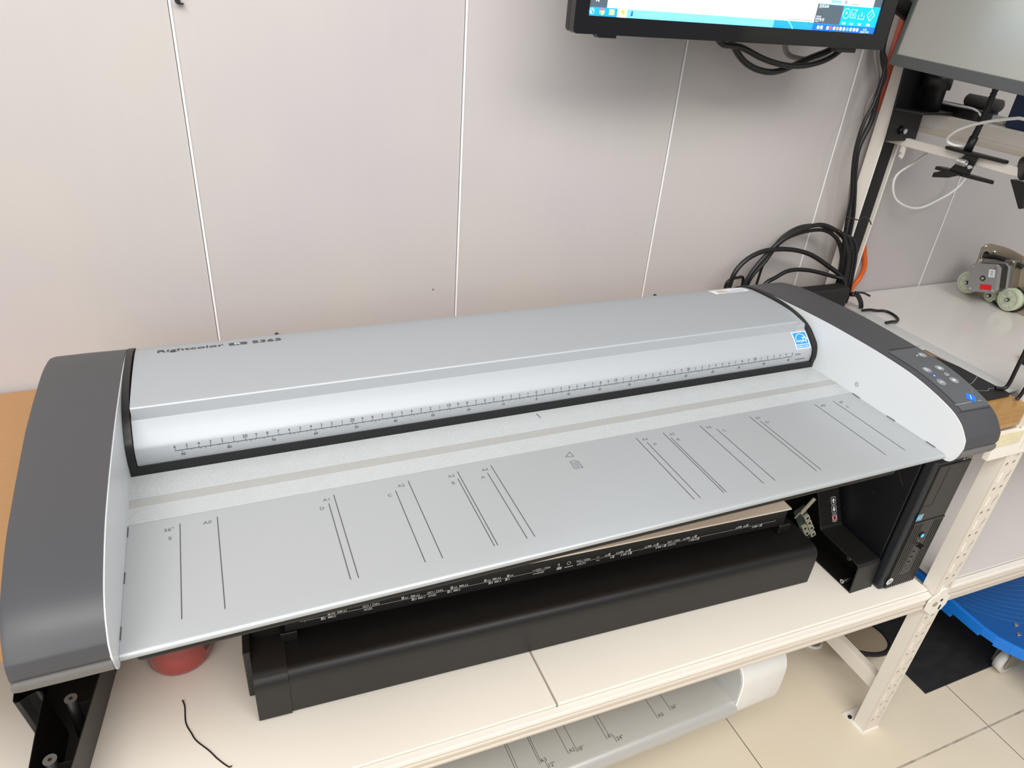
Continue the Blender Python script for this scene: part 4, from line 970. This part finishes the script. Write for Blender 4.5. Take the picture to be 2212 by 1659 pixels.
mt = thing('monitor_mount', 'black clamp plate and pole bolted to the rear rack post', 'monitor mount', (0.935, 0.56, 0.29))
mb = MB(); mb.py([(0.874, 0.44), (0.888, 0.294), (0.972, 0.294), (0.968, 0.36), (0.990, 0.36), (0.990, 0.44)], 0.551, 0.555, 'black'); mb.build('clamp_plate', mt, 0.002)
mb = MB(); mb.pz([(0.88, 0.551), (0.985, 0.551), (1.02, 0.53), (0.985, 0.50), (0.90, 0.50)], 0.353, 0.358, 'black'); mb.build('shelf_flange', mt, 0.001)
mb = MB(); mb.cyl((0.945, 0.527, 0.358), (0.945, 0.527, 0.64), 0.0205, 'black', 28); mb.cyl((0.945, 0.527, 0.398), (0.945, 0.527, 0.43), 0.0265, 'black', 28); mb.build('pole', mt)
MB().cyl((0.922, 0.551, 0.315), (0.922, 0.546, 0.315), 0.0085, 'black_gloss', 20).cyl((0.922, 0.546, 0.315), (0.922, 0.541, 0.315), 0.0055, 'chrome', 6, smooth=False).build('bolt', mt)
mb = MB(); mb.cyl((0.945, 0.527, 0.495), (0.843, 0.533, 0.495), 0.016, 'black', 18); mb.cyl((0.843, 0.533, 0.455), (0.843, 0.533, 0.53), 0.018, 'black', 18); mb.cyl((0.843, 0.533, 0.515), (0.60, 0.520, 0.60), 0.016, 'black', 16)
mb.box(0.45, 0.60, 0.501, 0.512, 0.56, 0.68, 'black'); mb.build('swing_arm', mt)

pan = thing('display_panel', 'large grey faced display with dark bezel hanging above the right shelf', 'display', (0.805, 0.26, 0.42))
tz = lambda y, z: z + (y - 0.525) * 0.05
ly = lambda y, z: y - (z - 0.437) * 0.10
def pan_poly(y0, y1, z0, z1): return [(ly(y0, z0), tz(y0, z0)), (ly(y1, z0), tz(y1, z0)), (ly(y1, z1), tz(y1, z1)), (ly(y0, z1), tz(y0, z1))]
MB().px(pan_poly(-0.06, 0.524, 0.437, 0.80), 0.803, 0.820, 'black').build('back_shell', pan, 0.002)
fr = MB(); fr.plate_holes(pan_poly(-0.06, 0.524, 0.437, 0.80), [pan_poly(-0.05, 0.5155, 0.4555, 0.79)[::-1]], 0.7985, 0.8029, 'bezel_grey', lambda a, b, d: (d, a, b)); fr.build('bezel', pan, 0.0008, 1)
MB().px(pan_poly(-0.0498, 0.5153, 0.4557, 0.7898), 0.8005, 0.8025, 'screen_grey').build('screen', pan)
MB().cyl((0.820, 0.40, 0.62), (0.925, 0.513, 0.62), 0.014, 'black', 16).build('mount_stub', pan)

# ------------------------------------------------------------------ cables
def cable(name, pts, r, mat, label, cat='cable', group=None, closed=False):
    return lone(MB().tube(pts, r, mat, 10, closed), name, label, cat, group)
G = 'black cables at the rear rack post'
cable('cable', [(0.823, 0.57, 0.60), (0.823, 0.57, 0.472), (0.836, 0.563, 0.433), (0.833, 0.558, 0.371), (0.818, 0.556, 0.328), (0.818, 0.556, 0.28), (0.829, 0.556, 0.234), (0.847, 0.556, 0.186), (0.855, 0.556, 0.137), (0.866, 0.556, 0.09), (0.884, 0.556, 0.03), (0.894, 0.556, -0.03)], 0.0034, 'cable_black', 'thinner outer black cable drooping left of the rear rack post', group=G)
cable('cable', [(0.836, 0.580, 0.60), (0.834, 0.580, 0.468), (0.847, 0.568, 0.417), (0.846, 0.568, 0.384), (0.851, 0.568, 0.332), (0.837, 0.566, 0.279), (0.846, 0.565, 0.233), (0.864, 0.565, 0.185), (0.880, 0.565, 0.136), (0.889, 0.565, 0.084), (0.902, 0.565, 0.03), (0.912, 0.565, -0.03)], 0.0050, 'cable_black', 'thick black cable following the rear rack post down to the adapter', group=G)
cable('cable', [(0.829, 0.594, 0.56), (0.829, 0.594, 0.464), (0.847, 0.578, 0.40), (0.839, 0.578, 0.358), (0.845, 0.578, 0.315), (0.850, 0.578, 0.261), (0.866, 0.578, 0.19), (0.880, 0.578, 0.14), (0.905, 0.578, 0.02), (0.918, 0.578, -0.04)], 0.0042, 'cable_grey', 'grey cable running between the black cables beside the rear rack post')
for k in range(5):
    x = 0.862 + k * 0.0085
    cable('cable', [(x - 0.022, 0.556 + 0.003 * (k % 2), 0.110 - 0.003 * k), (x - 0.006, 0.551 + 0.003 * (k % 2), 0.098 - 0.003 * k), (x + 0.006, 0.546, 0.06), (x + 0.014, 0.544, 0.02), (x + 0.024, 0.545, -0.03), (x + 0.028, 0.548, -0.06)], 0.0037, 'cable_black',
          'one of the straight black cable lengths bundled in front of the rear rack post', group='bundled black cable lengths')
loops = [([(0.590, 0.56, -0.05), (0.588, 0.56, 0.003), (0.595, 0.56, 0.038), (0.623, 0.562, 0.063), (0.668, 0.565, 0.075), (0.73, 0.565, 0.073), (0.785, 0.56, 0.06), (0.834, 0.55, 0.035), (0.876, 0.538, 0.008), (0.890, 0.534, -0.02), (0.895, 0.534, -0.06)], 0.0050, 'thick black cable in the lower wide arch behind the scanner'),
         ([(0.632, 0.572, -0.05), (0.641, 0.572, 0.007), (0.664, 0.572, 0.048), (0.701, 0.573, 0.086), (0.742, 0.574, 0.108), (0.795, 0.57, 0.121), (0.833, 0.562, 0.112), (0.862, 0.553, 0.092), (0.875, 0.541, 0.055), (0.882, 0.538, 0.0), (0.888, 0.540, -0.06)], 0.0046, 'black cable in the outermost tall arch behind the scanner'),
         ([(0.655, 0.582, -0.05), (0.659, 0.582, 0.005), (0.688, 0.583, 0.041), (0.715, 0.584, 0.080), (0.758, 0.584, 0.099), (0.813, 0.576, 0.107), (0.845, 0.563, 0.094), (0.866, 0.5535, 0.066), (0.878, 0.551, 0.02), (0.885, 0.552, -0.06)], 0.0038, 'black cable on the inside of the tall arch behind the scanner'),
         ([(0.660, 0.546, -0.05), (0.666, 0.546, 0.004), (0.695, 0.548, 0.020), (0.731, 0.55, 0.032), (0.784, 0.55, 0.028), (0.845, 0.540, 0.014), (0.870, 0.528, 0.006), (0.880, 0.526, -0.03), (0.884, 0.528, -0.06)], 0.0044, 'black cable in the lowest flat arch above the adapter'),
         ([(0.688, 0.592, -0.05), (0.691, 0.592, 0.002), (0.695, 0.592, 0.035), (0.712, 0.593, 0.072), (0.735, 0.594, 0.096), (0.77, 0.592, 0.112), (0.81, 0.586, 0.114), (0.845, 0.575, 0.100), (0.872, 0.562, 0.062), (0.888, 0.558, 0.01), (0.892, 0.558, -0.06)], 0.0028, 'thin black cable rising steeply inside the arches behind the scanner'),
         ([(0.596, 0.578, -0.05), (0.594, 0.578, 0.000), (0.604, 0.578, 0.011), (0.622, 0.58, 0.013), (0.640, 0.582, 0.007), (0.648, 0.588, -0.05)], 0.0032, 'small black cable hump just behind the right end of the scanner lid')]
for pts, r, lab in loops: cable('cable', pts, r, 'cable_black', lab, group='black cable loops behind the scanner')
cable('cable', [(0.36, 0.49, 0.50), (0.391, 0.495, 0.460), (0.438, 0.50, 0.454), (0.491, 0.50, 0.438), (0.542, 0.50, 0.430), (0.59, 0.498, 0.433), (0.634, 0.495, 0.450), (0.67, 0.49, 0.49)], 0.0046, 'cable_black', 'shallower black cable sagging under the monitor', group='cables sagging under the monitor')
cable('cable', [(0.39, 0.50, 0.50), (0.422, 0.505, 0.460), (0.461, 0.512, 0.432), (0.503, 0.515, 0.419), (0.542, 0.515, 0.420), (0.596, 0.51, 0.442), (0.64, 0.505, 0.462), (0.67, 0.50, 0.50)], 0.0052, 'cable_black', 'deeper black cable sagging under the monitor', group='cables sagging under the monitor')
cable('cable', [(0.54, 0.52, 0.49), (0.546, 0.522, 0.460), (0.559, 0.525, 0.446), (0.582, 0.528, 0.440), (0.613, 0.528, 0.439), (0.646, 0.525, 0.450), (0.68, 0.52, 0.48)], 0.0044, 'cable_grey', 'grey cable curling under the right end of the monitor', group='cables sagging under the monitor')
cable('hose', [(0.965, 0.6125, 0.10), (0.992, 0.6125, 0.062), (1.012, 0.6125, 0.025), (1.024, 0.611, -0.005), (1.019, 0.610, -0.033), (1.004, 0.608, -0.052), (0.992, 0.602, -0.064), (0.980, 0.597, -0.0685)], 0.0056, 'orange_hose', 'orange hose curving out behind the foot of the rear post', 'hose')
cable('cable', [(0.905, 0.525, -0.028), (0.928, 0.528, -0.034), (0.946, 0.528, -0.052), (0.953, 0.528, -0.066)], 0.0052, 'cable_black', 'black cable bending down from the adapter to the white shelf', group=G)
cable('cable_tie', [(0.905, 0.517, -0.020), (0.935, 0.520, -0.026), (0.960, 0.522, -0.036)], 0.0024, 'cable_black', 'stiff black tie end sticking out beside the adapter', 'cable tie')
for z, lab in ((0.137, 'thin black wire tie knotted round the rear post, higher one'), (0.074, 'thin black wire tie round the cable bundle, lower one')):
    w = 0.0 if z > 0.1 else 0.008
    pts = [(0.850 + w, 0.555, z + 0.004), (0.866 + w, 0.545, z), (0.882 + w, 0.547, z - 0.002), (0.898, 0.552, z + 0.002), (0.912, 0.555, z - 0.002), (0.925, 0.557, z - 0.010), (0.932, 0.556, z - 0.018)]
    if z < 0.1: pts = pts[:5]
    cable('cable_tie', pts, 0.0012, 'cable_black', lab, 'cable tie', 'wire ties on the rear post')
ad = MB().box(0.700, 0.868, 0.500, 0.5345, -0.0745, 0.000, 'black_matte')
lone(ad, 'power_adapter', 'black power adapter box behind the right side cover', 'power adapter', None, 0.005, 3)
cable('cable', [(0.945, 0.516, -0.0672), (0.967, 0.514, -0.0672), (0.99, 0.514, -0.072), (1.008, 0.508, -0.072), (1.012, 0.490, -0.072), (1.003, 0.467, -0.072), (0.985, 0.455, -0.0715), (0.966, 0.450, -0.0672), (0.945, 0.449, -0.0672)], 0.0032, 'cable_black', 'small black cord loop on the white shelf beside the side cover', group=G)
cable('cable', [(0.946, 0.175, 0.310), (0.938, 0.172, 0.306), (0.932, 0.168, 0.27), (0.934, 0.162, 0.15), (0.9345, 0.160, 0.05), (0.9335, 0.159, -0.02), (0.931, 0.158, -0.055), (0.925, 0.160, -0.0655), (0.912, 0.166, -0.0655)], 0.0034, 'cable_black', 'black cord running down to the tip of the black pad', group='black cords by the right post')
cable('cable', [(0.946, 0.145, 0.310), (0.938, 0.142, 0.306), (0.930, 0.138, 0.27), (0.930, 0.132, 0.15), (0.930, 0.128, 0.05), (0.927, 0.126, -0.02), (0.9225, 0.127, -0.060), (0.918, 0.128, -0.070)], 0.0032, 'cable_black', 'black cord dropping onto the taped board corner in front of the post', group='black cords by the right post')

# black pad on the brown board
pd = thing('mouse_pad', 'folded black pad with pale lines on the brown board beside the scanner', 'pad', (0.86, 0.22, -0.073))
poly = [(0.70, 0.145), (0.920, 0.143), (0.9285, 0.147), (0.930, 0.155), (0.929, 0.20), (0.928, 0.255), (0.920, 0.290), (0.905, 0.315), (0.86, 0.33), (0.70, 0.33)]
MB().pz(poly, -0.0733, -0.0690, 'black_matte').build('sheet', pd, 0.0015)
mk = Marks(lambda u, v, h: (u, v, -0.0690 + h), 0.0003)
mk.line([(0.85, 0.190), (0.890, 0.196), (0.925, 0.212)], 0.0009, 'line_pale'); mk.line([(0.86, 0.176), (0.892, 0.166), (0.905, 0.172), (0.925, 0.166)], 0.0009, 'line_pale'); mk.build('line_pattern', pd)

# ------------------------------------------------------------------ things on the upper ledge of the rack
tb = thing('tablet', 'flat black tablet lying on the upper cream ledge', 'tablet', (1.02, 0.52, 0.351))
MB().pz(rrect(0.993, 1.055, 0.455, 0.585, 0.008), 0.3505, 0.367, 'black').build('body', tb, 0.002)
MB().pz(rrect(0.995, 1.053, 0.457, 0.583, 0.007), 0.3672, 0.3684, 'grey_fabric').build('top_face', tb)
sp = MB().lathe([(0, 0), (0.009, 0), (0.0115, 0.0025), (0.0115, 0.070), (0.009, 0.0725), (0, 0.0725)], (1.036, 0.520, 0.3805), (0.05, -1, -0.02), 'grey_fabric', 28)
lone(sp, 'speaker', 'small dark grey cylinder lying on the black tablet', 'speaker')
cable('charging_cable', [(1.030, 0.575, 0.372), (1.01, 0.583, 0.371), (0.998, 0.575, 0.3710), (0.995, 0.545, 0.3710), (0.994, 0.51, 0.3705), (0.995, 0.47, 0.3705), (1.0, 0.45, 0.3595)], 0.0020, 'cable_white', 'white charging cable bent over the black tablet', 'cable')
mb = MB().box(1.022, 1.034, 0.420, 0.446, 0.3505, 0.364, 'cable_white').box(1.024, 1.032, 0.408, 0.420, 0.352, 0.362, 'old_white')
lone(mb, 'charger_plug', 'white plug end beside the blue box on the cream ledge', 'plug', None, 0.001)
mb = MB().box(0.998, 1.058, 0.26, 0.402, 0.3505, 0.412, 'navy')
lone(mb, 'storage_box', 'dark blue box on the upper cream ledge at the right edge', 'box', None, 0.004)
gh = thing('gooseneck_holder', 'black gooseneck phone holder clamped to the cream side tie', 'phone holder', (0.945, 0.39, 0.28))
mb = MB(); pts = spline([Vector(p) for p in ((0.935, 0.407, 0.322), (0.935, 0.404, 0.345), (0.936, 0.402, 0.38), (0.936, 0.400, 0.42), (0.940, 0.39, 0.50))])
mb.tube(pts, 0.0047, 'black', 12, False, False)
for i in range(0, len(pts), 1):
    p = pts[i]; t = (pts[min(i + 1, len(pts) - 1)] - pts[max(i - 1, 0)]).normalized(); mb.cyl(p - t * 0.0012, p + t * 0.0012, 0.0055, 'black', 12)
mb.build('neck', gh); MB().cyl((0.935, 0.408, 0.306), (0.935, 0.405, 0.332), 0.0075, 'black', 16).build('collar', gh)
MB().pz([(0.926, 0.446), (0.931, 0.452), (0.945, 0.450), (0.946, 0.43), (0.946, 0.335), (0.940, 0.328), (0.932, 0.330), (0.925, 0.40), (0.924, 0.43)], 0.3015, 0.3065, 'black').build('upper_jaw', gh, 0.001)
MB().pz([(0.924, 0.452), (0.936, 0.455), (0.945, 0.44), (0.946, 0.345), (0.938, 0.338), (0.930, 0.38)], 0.262, 0.268, 'black').px([(0.425, 0.268), (0.405, 0.3015), (0.378, 0.3015), (0.383, 0.268)], 0.9275, 0.9305, 'black').build('lower_jaw', gh, 0.001)
mb = MB(); mb.px([(0.452, 0.247), (0.452, 0.256), (0.425, 0.268), (0.395, 0.266), (0.420, 0.254)], 0.924, 0.930, 'black'); mb.build('lever', gh, 0.001)
coil = [(0.920 + 0.006 * math.cos(t), 0.408 - 0.0022 * t / (2 * PI) * 1.2, 0.288 + 0.006 * math.sin(t)) for t in [k * PI / 6 for k in range(0, 84)]]
MB().tube(coil, 0.0010, 'chrome', 6, False, False).build('spring', gh)
MB().cyl((0.9205, 0.383, 0.283), (0.9265, 0.383, 0.283), 0.0035, 'chrome', 14).build('rivet', gh)
cable('cable', [(0.994, 0.262, 0.362), (0.965, 0.245, 0.368), (0.925, 0.242, 0.376), (0.905, 0.25, 0.379), (0.900, 0.307, 0.381), (0.900, 0.324, 0.379), (0.902, 0.37, 0.365), (0.905, 0.409, 0.348), (0.908, 0.431, 0.332), (0.915, 0.441, 0.318), (0.925, 0.432, 0.3120), (0.938, 0.420, 0.312), (0.956, 0.42, 0.308), (0.968, 0.46, 0.295), (0.985, 0.52, 0.278), (1.010, 0.565, 0.247), (0.990, 0.58, 0.22), (0.988, 0.58, 0.194), (1.01, 0.58, 0.165), (1.055, 0.58, 0.146), (1.101, 0.58, 0.142), (1.151, 0.58, 0.159), (1.187, 0.58, 0.177), (1.204, 0.578, 0.20), (1.199, 0.575, 0.23)], 0.0027, 'cable_white', 'white cable hanging in a big loop from the side tie')
cl2 = thing('spring_clamp', 'black clamp end gripping the side tie at the right edge', 'clamp', (0.945, 0.29, 0.28))
MB().cyl((0.934, 0.300, 0.300), (0.954, 0.285, 0.306), 0.020, 'black', 24).build('knob', cl2, 0.003)
MB().px([(0.312, 0.279), (0.28, 0.279), (0.268, 0.24), (0.276, 0.235)], 0.935, 0.953, 'black').build('jaw', cl2, 0.002)

# ------------------------------------------------------------------ stepper motor unit on the white shelf
su = thing('paper_feed_unit', 'steel feed unit with stepper motor and pale green wheels on the white shelf', 'motor unit', (1.34, 0.46, -0.075))
plate = [(0.556, -0.0745), (0.566, 0.036), (0.560, 0.047), (0.548, 0.053)] + sp2([(0.548, 0.053), (0.506, 0.056), (0.46, 0.050), (0.40, 0.035), (0.34, 0.01)], 4)[1:] + [(0.22, -0.02), (0.22, -0.0745)]
mb = MB(); mb.plate_holes(plate, [circ(0.548, 0.020, 0.013, 24)], 1.345, 1.349, 'steel_plate', lambda a, b, d: (d, a, b)); mb.build('side_plate', su)
MB().box(1.349, 1.50, 0.22, 0.555, -0.0745, -0.060, 'steel_plate').cyl((1.352, 0.546, 0.020), (1.40, 0.546, 0.020), 0.0145, 'dark_hole', 24).box(1.355, 1.45, 0.24, 0.45, -0.035, -0.005, 'black_matte').build('frame', su)
for (y, z, nm) in ((0.548, -0.045, 1), (0.492, -0.058, 1), (0.440, -0.0450, 1)):
    r = 0.027 if nm else 0.02
    if abs(y - 0.492) < 0.001: r = 0.0155
    mb = MB(); x = 1.320 if r > 0.02 else 1.334
    mb.cyl((x, y, z), (x + 0.016, y, z), r, 'wheel_green', 36); mb.cyl((x - 0.0015, y, z), (x, y, z), r * 0.92, 'wheel_green', 36)
    w = mb.build('feed_wheel', su, 0.001)
    mb = MB(); mb.cyl((x - 0.006, y, z), (x - 0.0012, y, z), 0.0045, 'motor_dark', 14); mb.cyl((x - 0.0075, y, z), (x - 0.006, y, z), 0.0028, 'chrome', 10)
    mb.build('hub', w)
    mk = Marks(lambda u, v, h, x=x: (x - 0.0015 - h, y + u, z + v), 0.0003); mk.ring(0, 0, r * 0.82, 0.0008, 'wheel_green', 0); mk.ring(0, 0, r * 0.76, 0.0006, 'ink_light', 0)
    for k in range(6): t = k * PI / 3; mk.line([(0.006 * math.cos(t), 0.006 * math.sin(t)), (r * 0.76 * math.cos(t), r * 0.76 * math.sin(t))], 0.0005, 'ink_light')
    mk.build('spokes', w)
MB().tube([(1.336, 0.4400, -0.0165), (1.336, 0.415, -0.028), (1.336, 0.409, -0.05), (1.336, 0.425, -0.0695), (1.336, 0.45, -0.0725), (1.336, 0.475, -0.070), (1.336, 0.485, -0.060)], 0.0028, 'black', 8).build('belt', su)
# motor, turned a little towards the room
mx = Matrix.Translation((1.283, 0.488, -0.006)) @ Matrix.Rotation(math.radians(4), 4, 'Z') @ Matrix.Rotation(math.radians(-16), 4, 'X')
h_ = 0.033
octo = [(-h_, -h_ + 0.008), (-h_ + 0.008, -h_), (h_ - 0.008, -h_), (h_, -h_ + 0.008), (h_, h_ - 0.008), (h_ - 0.008, h_), (-h_ + 0.008, h_), (-h_, h_ - 0.008)]
fx = lambda a, b, d: (d, a, b)
mo = MB().prism(octo, -0.012, 0.0, 'motor_grey', fx, xf=mx).build('motor', su, 0.001)
MB().prism([(a * 0.97, b * 0.97) for a, b in octo], 0.0001, 0.026, 'motor_dark', fx, xf=mx).build('motor_stack', mo)
MB().prism(octo, 0.0262, 0.036, 'motor_grey', fx, xf=mx).box(0.0362, 0.058, -0.040, 0.040, -0.040, 0.040, 'steel', mx).build('motor_flange', mo, 0.001)
mk = Marks(lambda u, v, h: tuple(mx @ Vector((-0.012 - h, u, v))), 0.0004)
mk.poly([(0.004, -0.026), (-0.022, -0.026), (-0.022, -0.014), (0.004, -0.014)], 'red_label'); mk.poly([(-0.012, 0.004), (-0.026, 0.004), (-0.026, 0.022), (-0.012, 0.022)], 'label_white')
for k in range(3): mk.rect(-0.022, -0.016, 0.008 + k * 0.004, 0.010 + k * 0.004, 'ink_light', 1)
mk.poly(circ(0.0, 0.0, 0.0065, 20), 'motor_dark'); mk.build('motor_labels', mo, 'red and white stickers')
for a, b in ((0.026, 0.026), (-0.026, 0.026), (0.026, -0.026), (-0.026, -0.026)):
    MB().cyl(mx @ Vector((-0.013, a, b)), mx @ Vector((-0.0118, a, b)), 0.003, 'chrome', 10).build('screw', mo)
    MB().cyl(mx @ Vector((0.030, a * 1.36, b * 1.36)), mx @ Vector((0.0365, a * 1.36, b * 1.36)), 0.004, 'chrome', 10).build('screw', mo)
MB().cyl(mx @ Vector((-0.014, 0, 0)), mx @ Vector((-0.0121, 0, 0)), 0.003, 'chrome', 12).build('shaft', mo)
MB().tube([(1.352, 0.546, 0.020), (1.33, 0.540, 0.026), (1.315, 0.528, 0.030), (1.318, 0.505, 0.036), (1.33, 0.47, 0.034), (1.336, 0.45, 0.030)], 0.0055, 'black', 10).build('motor_lead', su)
for (y, z) in ((0.557, 0.043), (0.532, 0.038), (0.555, 0.000), (0.562, -0.020), (0.395, -0.062), (0.385, -0.025), (0.556, -0.066)):
    MB().lathe([(0, 0.004), (0.0025, 0.0035), (0.0042, 0.0015), (0.0045, 0)], (1.345, y, z), (-1, 0, 0), 'chrome', 14).build('screw', su)
mb = MB(); mb.box(1.10, 1.15, 0.215, 0.245, -0.0748, -0.055, 'black'); mb.box(1.085, 1.10, 0.222, 0.238, -0.0748, -0.062, 'black')
lone(mb, 'clip', 'small black clip on the white shelf at the right edge', 'clip', None, 0.003)
